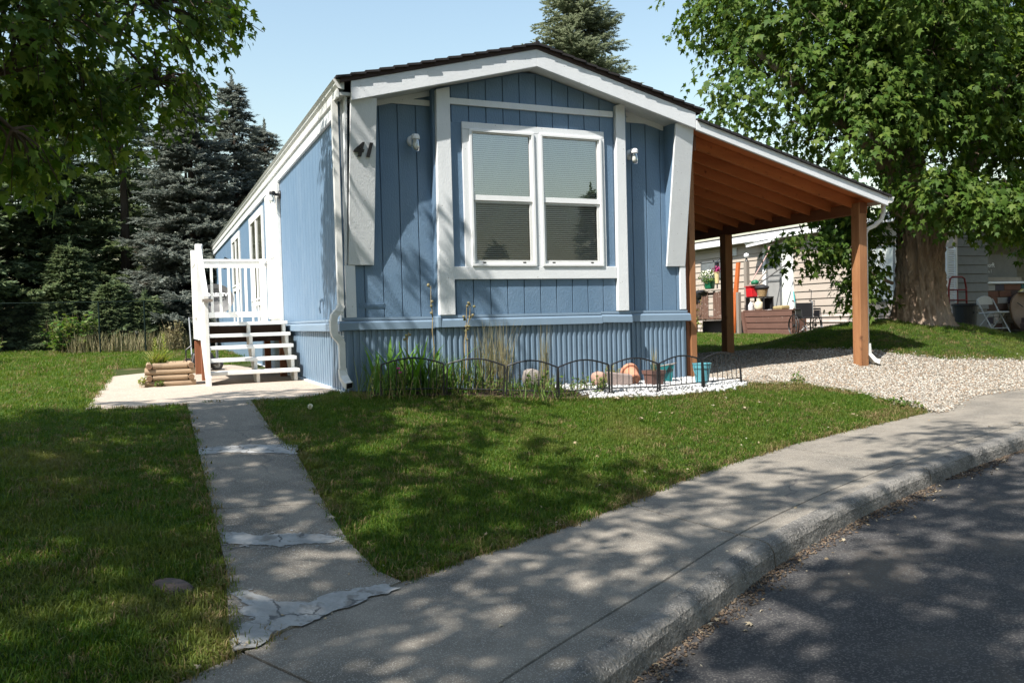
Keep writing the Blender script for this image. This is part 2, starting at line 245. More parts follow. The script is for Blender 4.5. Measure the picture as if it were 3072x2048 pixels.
class MB:
    def __init__(s): s.v = []; s.f = []; s.mi = []; s.m = 0
    def poly(s, pts):
        i = len(s.v); s.v += [tuple(p) for p in pts]; s.f.append(tuple(range(i, i + len(pts)))); s.mi.append(s.m); return s
    def hexa(s, p):
        i = len(s.v); s.v += [tuple(q) for q in p]
        for a in ((3, 2, 1, 0), (4, 5, 6, 7), (0, 1, 5, 4), (1, 2, 6, 5), (2, 3, 7, 6), (3, 0, 4, 7)):
            s.f.append(tuple(i + k for k in a)); s.mi.append(s.m)
        return s
    def box(s, x0, x1, y0, y1, z0, z1):
        return s.hexa([(x0, y0, z0), (x1, y0, z0), (x1, y1, z0), (x0, y1, z0), (x0, y0, z1), (x1, y0, z1), (x1, y1, z1), (x0, y1, z1)])
    def prism(s, pts, d):
        """extrude closed 3d polygon by vector d"""
        n = len(pts); i = len(s.v); d = Vector(d)
        s.v += [tuple(p) for p in pts] + [tuple(Vector(p) + d) for p in pts]
        s.f.append(tuple(range(i + n - 1, i - 1, -1))); s.mi.append(s.m)
        s.f.append(tuple(range(i + n, i + 2 * n))); s.mi.append(s.m)
        for k in range(n):
            k2 = (k + 1) % n; s.f.append((i + k, i + k2, i + n + k2, i + n + k)); s.mi.append(s.m)
        return s
    def tube(s, pts, r, n=8, cap=True, ell=None):
        pts = [Vector(p) for p in pts]; m = len(pts)
        rs = r if isinstance(r, (list, tuple)) else [r] * m
        t = (pts[1] - pts[0]).normalized(); u = t.orthogonal().normalized()
        if ell: # rectangular-ish section: keep u horizontal
            u = t.cross(Vector((0, 0, 1)));
            u = u.normalized() if u.length > 1e-3 else Vector((1, 0, 0))
        i = len(s.v)
        for k in range(m):
            tk = (pts[min(k + 1, m - 1)] - pts[max(k - 1, 0)]).normalized()
            u = (u - tk * u.dot(tk)).normalized(); w = tk.cross(u)
            for a in range(n):
                an = 2 * math.pi * a / n; s.v.append(tuple(pts[k] + (u * math.cos(an) + w * math.sin(an)) * rs[k]))
        for k in range(m - 1):
            for a in range(n):
                b = (a + 1) % n; s.f.append((i + k * n + a, i + k * n + b, i + (k + 1) * n + b, i + (k + 1) * n + a)); s.mi.append(s.m)
        if cap:
            s.f.append(tuple(i + n - 1 - a for a in range(n))); s.mi.append(s.m)
            s.f.append(tuple(i + (m - 1) * n + a for a in range(n))); s.mi.append(s.m)
        return s
    def rtube(s, pts, a, b, ref):
        """rectangular section tube: half sizes a (along ref side), b"""
        pts = [Vector(p) for p in pts]; m = len(pts); i = len(s.v); ref = Vector(ref)
        for k in range(m):
            tk = (pts[min(k + 1, m - 1)] - pts[max(k - 1, 0)]).normalized()
            u = (ref - tk * ref.dot(tk)).normalized(); w = tk.cross(u)
            for (p, q) in ((1, 1), (-1, 1), (-1, -1), (1, -1)): s.v.append(tuple(pts[k] + u * a * p + w * b * q))
        for k in range(m - 1):
            for c in range(4):
                d = (c + 1) % 4; s.f.append((i + k * 4 + c, i + k * 4 + d, i + (k + 1) * 4 + d, i + (k + 1) * 4 + c)); s.mi.append(s.m)
        s.f.append((i + 3, i + 2, i + 1, i)); s.mi.append(s.m)
        j = i + (m - 1) * 4; s.f.append((j, j + 1, j + 2, j + 3)); s.mi.append(s.m)
        return s
    def lathe(s, prof, n=20, c=(0, 0, 0), M=None):
        i = len(s.v); c = Vector(c)
        for (r, z) in prof:
            for a in range(n):
                an = 2 * math.pi * a / n; p = Vector((r * math.cos(an), r * math.sin(an), z))
                if M is not None: p = M @ p
                s.v.append(tuple(p + c))
        for k in range(len(prof) - 1):
            for a in range(n):
                b = (a + 1) % n; s.f.append((i + k * n + a, i + k * n + b, i + (k + 1) * n + b, i + (k + 1) * n + a)); s.mi.append(s.m)
        return s
    def build(s, name, m, parent=None, smooth=False, bevel=0.0, kind=None, local=False, label=None):
        me = bpy.data.meshes.new(name)
        off = Vector((0, 0, 0))
        if parent is not None and not local: off = OFF.get(parent.name, Vector((0, 0, 0)))
        vs = s.v if off.length == 0 else [(a - off.x, b - off.y, c - off.z) for a, b, c in s.v]
        me.from_pydata(vs, [], s.f); me.validate()
        ms = m if isinstance(m, (list, tuple)) else [m]
        for q in ms: me.materials.append(q)
        if len(ms) > 1 and len(me.polygons) == len(s.mi): me.polygons.foreach_set('material_index', s.mi)
        if smooth: me.polygons.foreach_set('use_smooth', [True] * len(me.polygons))
        me.update()
        o = bpy.data.objects.new(name, me); put(o, parent); OFF[o.name] = off
        if bevel:
            b = o.modifiers.new('edge', 'BEVEL'); b.width = bevel; b.segments = 2; b.limit_method = 'ANGLE'; b.angle_limit = R(40)
        if kind: o['kind'] = kind
        if label: o['label'] = label
        return o
def box(name, m, parent, x0, x1, y0, y1, z0, z1, bevel=0.0, **k):
    return MB().box(x0, x1, y0, y1, z0, z1).build(name, m, parent, bevel=bevel, **k)
def textobj(name, s, size, m, parent, M, ext=0.004, bold=0.0, shear=0.0):
    cu = bpy.data.curves.new(name, 'FONT'); cu.body = s; cu.size = size; cu.extrude = ext; cu.align_x = 'CENTER'; cu.align_y = 'CENTER'
    cu.offset = bold; cu.shear = shear; cu.resolution_u = 3
    tmp = bpy.data.objects.new('tmp', cu); COL.objects.link(tmp)
    dg = bpy.context.evaluated_depsgraph_get(); me = bpy.data.meshes.new_from_object(tmp.evaluated_get(dg)); bpy.data.objects.remove(tmp)
    off = OFF.get(parent.name, Vector((0, 0, 0))) if parent else Vector((0, 0, 0))
    me.transform(Matrix.Translation(-off) @ M); me.materials.clear(); me.materials.append(m)
    o = bpy.data.objects.new(name, me); put(o, parent); OFF[o.name] = off; return o

# ---------- leaf clouds: many small faces in one mesh, fast
def frames(D, Nn):
    """columns x,y,z with y = D (tip), z ~ Nn"""
    D = D / np.linalg.norm(D, axis=1, keepdims=True)
    X = np.cross(D, Nn); l = np.linalg.norm(X, axis=1, keepdims=True); X = np.where(l > 1e-5, X / np.maximum(l, 1e-6), np.array((1., 0, 0)))
    Z = np.cross(X, D); return np.stack([X, D, Z], axis=2)
def cloud(name, m, parent, P, D, Nn, S, T, kind=None):
    tv, tf = T; n = len(P); k = len(tv)
    M = frames(D, Nn) * S[:, None, None]
    V = np.einsum('nij,kj->nki', M, tv) + P[:, None, :]
    off = np.array(OFF.get(parent.name, (0, 0, 0))) if parent is not None else np.zeros(3)
    V = (V - off).reshape(-1, 3)
    Fc = (tf[None, :, :] + (np.arange(n) * k)[:, None, None]).reshape(-1, tf.shape[1])
    me = bpy.data.meshes.new(name); me.vertices.add(len(V)); me.vertices.foreach_set('co', V.astype(np.float32).ravel())
    nf, q = Fc.shape; me.loops.add(nf * q); me.loops.foreach_set('vertex_index', Fc.astype(np.int32).ravel())
    me.polygons.add(nf); me.polygons.foreach_set('loop_start', np.arange(0, nf * q, q, dtype=np.int32))
    me.update(calc_edges=True); me.materials.append(m)
    o = bpy.data.objects.new(name, me); put(o, parent); OFF[o.name] = Vector(off)
    if kind: o['kind'] = kind
    return o
def fan(outline, c):
    v = [c] + outline; n = len(outline)
    return np.array(v, float), np.array([(0, i + 1, (i + 1) % n + 1) for i in range(n)])
_half = [(0.10, 0.02, 0), (0.42, 0.06, -.05), (0.30, 0.20, 0), (0.60, 0.52, -.08), (0.27, 0.44, 0), (0.17, 0.52, 0), (0.15, 0.74, -.02)]
MAPLE = fan([(0, 0, 0)] + _half + [(0, 1.05, -.10)] + [(-x, y, z) for x, y, z in reversed(_half)], (0, .34, .05))
_h2 = [(0.40, 0.12, -.04), (0.26, 0.28, 0), (0.52, 0.55, -.06), (0.18, 0.50, 0)]
MAPLE2 = fan([(0, 0, 0)] + _h2 + [(0, 1.05, -.08)] + [(-x, y, z) for x, y, z in reversed(_h2)], (0, .34, .04))
MAPLE3 = (np.array([(0, 0, 0), (.45, .45, -.04), (0, 1, -.08), (-.45, .45, -.04)], float), np.array([(0, 1, 2), (0, 2, 3)]))
def spray_template(nn=16, w=0.055, seed=3, flat=0.6):
    r = np.random.default_rng(seed); v = []; f = []
    for i in range(nn):
        y = i / nn * 0.8; a = r.uniform(0, 2 * math.pi); d = np.array((math.cos(a), 0.9, math.sin(a) * flat)); d /= np.linalg.norm(d)
        l = 0.30 * (1 - 0.45 * i / nn) + 0.04; b = np.array((0, y, 0)); s_ = np.cross(d, (0.3, 0.2, 1)); s_ /= np.linalg.norm(s_)
        k = len(v); v += [b - s_ * w, b + s_ * w, b + d * l]; f.append((k, k + 1, k + 2))
    k = len(v); v += [(-w, .6, 0), (w, .6, 0), (0, 1.05, 0)]; f.append((k, k + 1, k + 2))
    return np.array([tuple(q) for q in v]), np.array(f)
SPRAY = spray_template(12, .095)
SPRAY2 = spray_template(22, 0.022, 9, 0.9)

def unit(n):
    v = rng.normal(size=(n, 3)); return v / np.linalg.norm(v, axis=1, keepdims=True)

def lobe_points(lobes, n, shell=(0.55, 1.0)):
    w = np.array([l[6] if len(l) > 6 else l[3] * l[4] * l[5] for l in lobes], float); w /= w.sum()
    idx = rng.choice(len(lobes), n, p=w); L = np.array([l[:6] for l in lobes], float)[idx]
    d = unit(n); rr = rng.uniform(shell[0] ** 2, shell[1] ** 2, n) ** 0.5
    return L[:, :3] + d * rr[:, None] * L[:, 3:6], d
def leafy(P, d, per, size, tw=0.4, droop=0.6, spread=0.16):
    """leaves hung along a drooping twig at each cluster point"""
    n = len(P); twd = d * np.array((1, 1, .6)) + np.array((0, 0, -droop)) + unit(n) * 0.45; twd /= np.linalg.norm(twd, axis=1, keepdims=True)
    P2 = np.repeat(P, per, 0); T2 = np.repeat(twd, per, 0); d2 = np.repeat(d, per, 0); N_ = len(P2)
    s_ = rng.uniform(0, 1, N_)
    pos = P2 + T2 * (s_ * tw)[:, None] + unit(N_) * (rng.uniform(0.2, 1, N_) * spread)[:, None]
    tip = T2 * 0.8 + unit(N_) * 0.75 + np.array((0, 0, -0.55)); nor = d2 * 0.55 + np.array((0, 0, 0.8)) + unit(N_) * 0.45
    return pos, tip, nor, size * rng.uniform(0.45, 1.35, N_), twd
def bent(a, b, sag=0.0, wob=0.15, n=6, seed=0):
    r = random.Random(seed); a = Vector(a); b = Vector(b); L = (b - a).length; out = []
    for i in range(n + 1):
        t = i / n; p = a.lerp(b, t); p.z += sag * math.sin(math.pi * t) * L
        if 0 < i < n: p += Vector((r.uniform(-1, 1), r.uniform(-1, 1), r.uniform(-1, 1))) * wob * L * 0.12
        out.append(p)
    return out

# ------------------------------------------------------------------ ground shape
def interp(x, xs, ys): return float(np.interp(x, xs, ys))
def zs(x): return interp(x, [0.5, 7.5], [-.63, -.42])                 # sidewalk level
YIN = ([-12, -6, -3, -1.69, -1.58, -.77, .3, 1.1, 1.96, 3.75, 5.9, 6.5, 7.06, 8.7, 12, 20, 40], [-12.5, -8.3, -6.25, -5.27, -5.12, -4.58, -4.1, -3.74, -3.27, -2.62, -2.15, -1.85, -1.55, -1.22, -.6, .6, 3])
YK = ([-12, -6, -3, -.75, -.49, .16, 1.28, 2.6, 4.12, 5.25, 8, 12, 20, 40], [-13.9, -9.6, -7.6, -6.15, -5.98, -5.6, -4.95, -4.41, -3.92, -3.62, -3.0, -2.2, -1.0, 1.6])
def _sm(tab):
    xs = np.linspace(-12, 40, 1041); ys = np.interp(xs, *tab); k = np.ones(17) / 17
    yp = np.convolve(np.pad(ys, 8, mode='edge'), k, 'valid'); yp[:8] = ys[:8]; yp[-8:] = ys[-8:]; return xs, yp
_YI = _sm(YIN); _YO = _sm(YK)
def yin(x): return interp(x, *_YI)
def yk(x): return interp(x, *_YO)
def zh(x): return interp(x, [-6, -.5, 0, 1, 2, 3.5, 4.3, 5.5, 7.2, 9, 12, 15], [-.02, -.05, -.035, -.065, -.092, -.125, -.12, -.10, -.06, -.02, .03, .06])
def sstep(t): t = max(0., min(1., t)); return t * t * (3 - 2 * t)
def gz(x, y):
    yi = yin(x); yh = interp(x, [-.6, 0, .3, 3.6, 4.4, 6, 8, 10, 14], [-.12, -.5, -.65, -1.1, -.85, .1, .4, 2.0, 4.0])
    t = (y - yi) / max(yh - yi, .3)
    base = zh(x) + .004 * max(0, y - 2) if t >= 1 else zs(x) + (zh(x) - zs(x)) * (max(t, 0.0) ** .85)
    if y > 8: base += .008 * min(y - 8, 14) * sstep((3 - x) / 6)
    mx, my = 10.25, 1.75
    d2 = ((x - mx) / 2.05) ** 2 + ((y - my) / 1.75) ** 2
    base += .50 * math.exp(-(d2 ** 1.45) * .62) * (1 if t > 0 else 0)
    if x < -1.5 and y < 0:      # uneven old lawn on the left
        base += .03 * sstep(-y) * sstep((-1.5 - x) * 3) * noise.noise(Vector((x * 1.3, y * 1.3, 0))) + .05 * sstep((-1.6 - x) / 1.5) * sstep((y + 5.5) / 2) * sstep((-.2 - y) / 1.2)
    return base
def in_poly(p, x, y):
    c = False; n = len(p); j = n - 1
    for i in range(n):
        if (p[i][1] > y) != (p[j][1] > y) and x < (p[j][0] - p[i][0]) * (y - p[i][1]) / (p[j][1] - p[i][1]) + p[i][0]: c = not c
        j = i
    return c
WALK = [(-1.60, -5.12), (-1.545, -4.3), (-1.545, -.12), (-.965, -.12), (-.945, -1.6), (-.87, -2.2), (-.895, -3.4), (-.89, -4.05), (-.83, -4.45), (-.74, -4.57)]
PATIOP = [(-2.41, -.10), (-.36, -.10), (.02, .30), (.02, 7.9), (-2.44, 7.9)]
GRAVP = [(4.32, -.62), (4.40, -.92), (5.3, -.80), (5.75, -1.3), (5.98, -2.25), (7.06, -1.62), (8.7, -1.28), (12, -.66), (13.5, -.4), (13.4, .0), (11.2, -.35), (9.8, -.35), (8.7, -.15), (8.0, .2), (7.55, 1.4), (7.45, 3.7), (4.32, 3.7)]
BEDP = [(.06, -.62), (.84, -.80), (1.4, -1.0), (1.95, -1.18), (2.3, -1.2), (2.3, .0), (.06, .0)]
PEBP = [(2.2, -1.2), (3.1, -1.32), (3.75, -1.26), (4.40, -1.0), (4.38, -.5), (4.3, .0), (2.2, .0)]

# one ground sheet to the horizon
def ground():
    xs = np.unique(np.concatenate([np.linspace(-400, -40, 7), np.linspace(-40, -6, 24), np.arange(-6, 13.6, .16), np.linspace(13.6, 40, 24), np.linspace(40, 400, 7)]))
    ys = np.unique(np.concatenate([np.linspace(-300, -14, 8), np.linspace(-14, -7, 12), np.arange(-7, 4.2, .14), np.linspace(4.2, 40, 40), np.linspace(40, 900, 8)]))
    v = []; f = []; nx = len(xs)
    for y in ys:
        for x in xs:
            z = gz(float(x), float(y)) - .02
            if y < yin(float(x)) - .12: z = zs(float(x)) - .45
            elif in_poly(GRAVP, x, y) : z -= .01
            v.append((float(x), float(y), z))
    for j in range(len(ys) - 1):
        for i in range(nx - 1): f.append((j * nx + i, j * nx + i + 1, (j + 1) * nx + i + 1, (j + 1) * nx + i))
    b = MB(); b.v = v; b.f = f; b.mi = [0] * len(f); o = b.build('ground', SOIL, smooth=True); o['kind'] = 'structure'
ground()
def sheet(name, m, poly, dz, res=.15, kind='structure', parent=None, thick=0.0):
    """flat-ish sheet following the ground inside a polygon"""
    bm = bmesh.new(); vs = [bm.verts.new((x, y, 0)) for x, y in poly]; bm.faces.new(vs)
    x0, x1 = min(p[0] for p in poly), max(p[0] for p in poly); y0, y1 = min(p[1] for p in poly), max(p[1] for p in poly)
    for ax, a, b_ in ((0, x0, x1), (1, y0, y1)):
        k = int((b_ - a) / res)
        for i in range(1, k + 1):
            co = [0, 0, 0]; co[ax] = a + i * res; no = [0, 0, 0]; no[ax] = 1
            bmesh.ops.bisect_plane(bm, geom=bm.verts[:] + bm.edges[:] + bm.faces[:], plane_co=co, plane_no=no)
    for v in bm.verts: v.co.z = (dz(v.co.x, v.co.y) if callable(dz) else gz(v.co.x, v.co.y) + dz)
    if thick:
        r = bmesh.ops.extrude_face_region(bm, geom=bm.faces[:])
        for e in r['geom']:
            if isinstance(e, bmesh.types.BMVert): e.co.z += thick
        for e in r['geom']:
            pass
    bmesh.ops.recalc_face_normals(bm, faces=bm.faces)
    me = bpy.data.meshes.new(name); bm.to_mesh(me); bm.free(); me.materials.append(m)
    o = bpy.data.objects.new(name, me); put(o, parent); OFF[o.name] = Vector((0, 0, 0))
    if kind: o['kind'] = kind
    return o

# road
def road():
    b = MB(); xs = list(np.arange(-12, 30.1, .5)); ds = [-.03, .3, .8, 1.5, 3, 6, 12, 25]
    for x in xs:
        for d in ds: b.v.append((float(x), yk(float(x)) + .06 - d, zs(float(x)) - .135 + .012 * min(d, 3)))
    k = len(ds)
    for i in range(len(xs) - 1):
        for j in range(k - 1): b.f.append((i * k + j, i * k + j + 1, (i + 1) * k + j + 1, (i + 1) * k + j)); b.mi.append(0)
    o = b.build('road', ASPH, smooth=True); o['kind'] = 'structure'
road()
# sidewalk slabs with kerb: profile swept between joints
side = sempty('sidewalk')
def slab(x0, x1, sk0=0.0, sk1=0.0):
    """joint lines run across the walk, slanted: sk = x shift from inner edge to kerb"""
    n = max(2, int((x1 - x0) / .05)); b = MB(); K = None
    for i in range(n + 1):
        t = i / n; xi = x0 + (x1 - x0) * t; sk = sk0 + (sk1 - sk0) * t; xo = xi + sk
        A = Vector((xi, yin(xi) + .02, 0)); B = Vector((xo, yk(xo), 0)); L = (B - A).length; u = (B - A) / L
        z0 = zs(xi); z1 = zs(xo)
        wob = .016 * noise.noise(Vector((xo * 2.3, 5, 0))) + .014 * noise.noise(Vector((xo * 9, 2, 0)))
        prof = [(0, -.25), (0, 0), (L * .3, 0), (L * .6, 0), (L - .262, 0), (L - .258, -.010), (L - .250, -.010), (L - .246, 0), (L - .10, .002), (L - .035 + wob, -.004), (L - .008 + wob, -.022), (L + .008, -.05), (L + .02, -.15), (L + .02, -.30)]
        for (d, dz) in prof:
            p = A + u * d; b.v.append((p.x, p.y, z0 + (z1 - z0) * min(1, d / L) + dz))
        K = len(prof)
    for i in range(n):
        for j in range(K - 1): b.f.append((i * K + j, i * K + j + 1, (i + 1) * K + j + 1, (i + 1) * K + j)); b.mi.append(1 if j >= 8 else 0)
    b.f.append(tuple(range(K - 1, -1, -1))); b.mi.append(0); b.f.append(tuple(n * K + j for j in range(K))); b.mi.append(0)
    o = b.build('slab', [CONC, CONCK], side); return o
J = [-9.0, -5.6, -3.2, -1.55, 1.10, 3.35, 5.55, 7.2, 8.9, 11.0, 14, 18, 24]
for a, c in zip(J[:-1], J[1:]): slab(a + .006, c - .006, .17 if a > 0 else .55, .17 if c > 0 else .55)
# front walk: slabs and pale mortar patches
walk = sempty('walkway')
def cut(poly, y0, y1):
    out = []
    for (a, c) in ((0, y0), (1, y1)): pass
    bm = bmesh.new(); vs = [bm.verts.new((x, y, 0)) for x, y in poly]; bm.faces.new(vs)
    bmesh.ops.bisect_plane(bm, geom=bm.verts[:] + bm.edges[:] + bm.faces[:], plane_co=(0, y0, 0), plane_no=(0, -1, 0), clear_outer=True)
    bmesh.ops.bisect_plane(bm, geom=bm.verts[:] + bm.edges[:] + bm.faces[:], plane_co=(0, y1, 0), plane_no=(0, 1, 0), clear_outer=True)
    p = [(v.co.x, v.co.y) for v in list(bm.faces)[0].verts]; bm.free(); return p
for y0, y1 in ((-5.3, -4.03), (-4.02, -3.43), (-3.422, -2.10), (-2.09, -.13)):
    sheet('slab', CONC, cut(WALK, y0, y1), -.12, res=.2, kind=None, parent=walk, thick=.125)
PATCH = [[(-1.546, -1.957), (-1.216, -1.937), (-.95, -1.97), (-.826, -2.021), (-.865, -2.3), (-1.0, -2.22), (-1.18, -2.194), (-1.3, -2.14), (-1.541, -2.145)],
         [(-1.53, -3.828), (-1.33, -3.911), (-1.192, -3.9), (-1.009, -3.954), (-.91, -4.02), (-.962, -4.073), (-1.124, -4.067), (-1.262, -4.09), (-1.36, -4.04), (-1.432, -4.033), (-1.528, -3.993)],
         [(-1.56, -4.62), (-1.494, -4.597), (-1.356, -4.724), (-1.244, -4.753), (-1.106, -4.662), (-.954, -4.636), (-.83, -4.6), (-.774, -4.675), (-.85, -4.71), (-.932, -4.718), (-1.0, -4.79), (-1.099, -4.822), (-1.237, -4.932), (-1.374, -4.975), (-1.494, -5.10), (-1.59, -5.135), (-1.565, -4.99), (-1.478, -4.873), (-1.53, -4.80), (-1.48, -4.75)]]
def rough_poly(P, amp=.022, step=.014, seed=1):
    out = []
    for i in range(len(P)):
        a = Vector((*P[i], 0)); b = Vector((*P[(i + 1) % len(P)], 0)); k = max(1, int((b - a).length / step))
        for j in range(k):
            p = a.lerp(b, j / k); n_ = noise.noise_vector(Vector((p.x * 14 + seed, p.y * 14, seed * 3.3))) + .7 * noise.noise_vector(Vector((p.x * 45 + seed, p.y * 45, seed * 1.3))); out.append((p.x + n_.x * amp, p.y + n_.y * amp))
    return out
for i, P in enumerate(PATCH):
    sheet('mortar_patch', MORTAR, rough_poly(P, seed=i + 1), lambda x, y: max(gz(x, y) + .0085, zs(x) + .006 if y < yin(x) + .25 else -9), res=.12, kind=None, parent=walk)
cr_ = MB(); rr_ = random.Random(5)
for P in PATCH:                                  # crumbs of mortar broken off round the patches
    for _ in range(170):
        i = rr_.randrange(len(P)); a = P[i]; c = P[(i + 1) % len(P)]; t = rr_.random(); x = a[0] + (c[0] - a[0]) * t + rr_.gauss(0, .028); y = a[1] + (c[1] - a[1]) * t + rr_.gauss(0, .028); s_ = rr_.uniform(.003, .014) * rr_.random() ** .5 + .002
        if not in_poly(WALK, x, y): continue
        z = max(gz(x, y) + .0075, zs(x) + .0055 if y < yin(x) + .25 else -9); cr_.poly([(x + s_ * rr_.uniform(.5, 1.3) * math.cos(k * 1.0472), y + s_ * rr_.uniform(.5, 1.3) * math.sin(k * 1.0472), z + rr_.uniform(0, .001)) for k in range(6)])
cr_.build('mortar_crumbs', MORTAR, walk, kind='stuff')
pat = sheet('patio', PATIO, PATIOP, lambda x, y: -.17, res=1.0, thick=.125)
gravel_bed = sheet('gravel_driveway', GRAV, GRAVP, .004, res=.2)
bed = sheet('flower_bed', DIRT, BEDP, .006, res=.2); bed['kind'] = 'structure'
peb = sheet('pebble_bed', mat('pebble gaps', (.16, .155, .145), (.08, .075, .07), ns=30, rough=1), PEBP, .005, res=.2); peb['kind'] = 'structure'

# ------------------------------------------------------------------ the blue mobile home
house = thing('mobile_home', 'long blue mobile home with white trim and a low gable front', 'mobile home', (2.13, 0, 0))
RX, RZ, SL = 2.15, 3.62, .2545            # ridge x, top of barge board at the ridge, slope
def rz(x): return RZ - SL * abs(x - RX)   # top of barge line
# dark core so no light leaks through
box('core', DARK, house, .10, 4.17, .10, 19.6, .1, 2.95)
# siding boards on the front, one object each
def boards(xs, y, z0, z1, top=None, cache={}):
    for a, c in zip(xs[:-1], xs[1:]):
        x0, x1 = a + .005, c - .005
        t0 = top(x0) if top else z1; t1 = top(x1) if top else z1
        j = random.uniform(0, .0015)
        b = MB(); b.hexa([(x0, y - j, z0), (x1, y - j, z0), (x1, y + .02, z0), (x0, y + .02, z0), (x0, y - j, t0), (x1, y - j, t1), (x1, y + .02, t1), (x0, y + .02, t0)])
        b.build('siding_board', BLUE, house, bevel=.003)
GXL = [.0, .20, .235, .438, .641, .844, 1.047]
boards([.02, .235, .438, .641, .844, 1.05], 0, .72, 2.985)
boards([3.40, 3.53, 3.733, 3.936, 4.139, 4.25], 0, .72, 2.985)
GC = [1.178, 1.205, 1.408, 1.611, 1.814, 2.017, 2.22, 2.423, 2.626, 2.829, 3.032, 3.205]
boards(GC[1:] if GC[1] - GC[0] < .03 else GC, -.12, .72, 1.125)
boards(GC[1:], -.12, 2.80, 3.0)
boards(GC[1:], -.12, 3.055, 3.3, top=lambda x: rz(x) - .19)
boards([1.178, 1.325], -.12, 1.24, 2.81); boards([3.07, 3.205], -.12, 1.24, 2.81)
# backing sheet behind the grooves
MB().box(.02, 1.05, .014, .05, .7, 3.0).box(3.40, 4.25, .014, .05, .7, 3.0).box(1.05, 1.43, -.106, -.06, .7, 3.4).box(2.97, 3.40, -.106, -.06, .7, 3.4).box(1.43, 2.97, -.106, -.06, .7, 1.3).box(1.43, 2.97, -.106, -.06, 2.70, 3.42).build('sheathing', BLUE, house)
box('bay_return', BLUE, house, 1.0, 1.05, -.10, .02, .7, 3.15); box('bay_return', BLUE, house, 3.35, 3.40, -.10, .02, .7, 3.15)
# bay posts, bands, window trim
for a, c in ((1.0, 1.178), (3.205, 3.352)):
    MB().hexa([(a, -.165, .735), (c, -.165, .735), (c, -.10, .735), (a, -.10, .735), (a + .03, -.165, 3.13), (c + .004, -.165, 3.17), (c + .004, -.10, 3.17), (a + .03, -.10, 3.13)]).build('bay_post', WHITE, house, bevel=.005)
box('trim_band', WHITE, house, 1.18, 3.204, -.145, -.118, 2.995, 3.062, .003)
box('trim_board', WHITE, house, 1.18, 3.205, -.15, -.118, 1.116, 1.256, .004)
box('trim_board', WHITE, house, 1.318, 3.072, -.147, -.117, 2.738, 2.815, .003)
for a, c in ((1.318, 1.395), (2.168, 2.244), (3.030, 3.076)):
    box('trim_board', WHITE, house, a, c, -.146, -.117, 1.257, 2.737, .003)
# windows
for k, (a, c) in enumerate(((1.392, 2.166), (2.240, 3.030))):
    fr = MB(); z0, z1 = 1.258, 2.742; w = .030
    fr.box(a, c, -.165, -.10, z0, z0 + .028).box(a, c, -.165, -.10, z1 - .028, z1).box(a, a + w, -.165, -.10, z0 + .028, z1 - .028).box(c - w, c, -.165, -.10, z0 + .028, z1 - .028)
    win = fr.build('window', WHITEV, house, bevel=.003)
    up_ = MB(); x0, x1 = a + .031, c - .031
    up_.box(x0, x1, -.150, -.112, 1.975, 2.032).box(x0, x1, -.148, -.112, 2.700, 2.713).box(x0, x0 + .018, -.148, -.112, 2.032, 2.70).box(x1 - .018, x1, -.148, -.112, 2.032, 2.70)
    up_.build('upper_sash', WHITEV, win, bevel=.002)
    lo = MB(); lo.box(x0, x1, -.136, -.104, 1.287, 1.325).box(x0, x0 + .032, -.136, -.104, 1.325, 1.95).box(x1 - .032, x1, -.136, -.104, 1.325, 1.95).box(x0, x1, -.136, -.104, 1.95, 1.974)
    lo.build('lower_sash', GREYM if False else SOFFIT, win, bevel=.002)
    for q in (x0 + .10, x1 - .13): box('latch', BLACK, win, q, q + .035, -.141, -.135, 1.292, 1.306)
    MB().poly([(x0 + .018, -.128, 2.032), (x1 - .018, -.128, 2.032), (x1 - .018, -.128, 2.70), (x0 + .018, -.128, 2.70)]).build('upper_pane', GLASS, win)
    MB().poly([(x0 + .03, -.120, 1.325), (x1 - .03, -.120, 1.325), (x1 - .03, -.120, 1.95), (x0 + .03, -.120, 1.95)]).build('lower_pane', glass_mat('screened glass', 0.03, (0.80, 0.80, 0.78)), win)
    bl = MB(); z = 1.31
    while z < 2.70:
        bl.hexa([(x0 + .02, -.104, z), (x1 - .02, -.104, z), (x1 - .02, -.084, z + .016), (x0 + .02, -.084, z + .016), (x0 + .02, -.103, z + .0016), (x1 - .02, -.103, z + .0016), (x1 - .02, -.083, z + .0176), (x0 + .02, -.083, z + .0176)]); z += .0225
    bl.build('blind', BLIND, win, kind='stuff')
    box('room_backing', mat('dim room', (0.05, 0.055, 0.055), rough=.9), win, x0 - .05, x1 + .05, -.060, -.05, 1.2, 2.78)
# belt, skirting
def belt_prof(y, zt=.735):
    return [(y, zt), (y - .012, zt), (y - .014, zt - .026), (y - .004, zt - .030), (y - .004, zt - .036), (y - .030, zt - .040), (y - .042, zt - .055), (y - .046, zt - .128), (y - .030, zt - .135), (y, zt - .135)]
def belt(x0, x1, y, tl=0., tr=0., name='belt_trim'):
    pr = belt_prof(y); b = MB(); n = len(pr); i = 0
    b.v = [(x0 - tl * (y - p[0]) , p[0], p[1]) for p in pr] + [(x1 + tr * (y - p[0]), p[0], p[1] - .010) for p in pr]
    b.f = [tuple(range(n)), tuple(range(2 * n - 1, n - 1, -1))] + [(k, n + k, n + (k + 1) % n, (k + 1) % n) for k in range(n)]; b.mi = [0] * len(b.f)
    return b.build(name, BLUETRIM, house)
belt(-.01, 1.0, -.015, 1, 0); belt(.985, 2.98, -.135); belt(2.984, 3.385, -.135); belt(3.39, 4.262, -.015, 0, 1)
MB().hexa([(.965, -.185, .60), (1.01, -.185, .60), (1.01, -.03, .60), (.965, -.03, .60), (.965, -.185, .725), (1.01, -.185, .725), (1.01, -.03, .725), (.965, -.03, .725)]).build('belt_corner', BLUETRIM, house, bevel=.01)
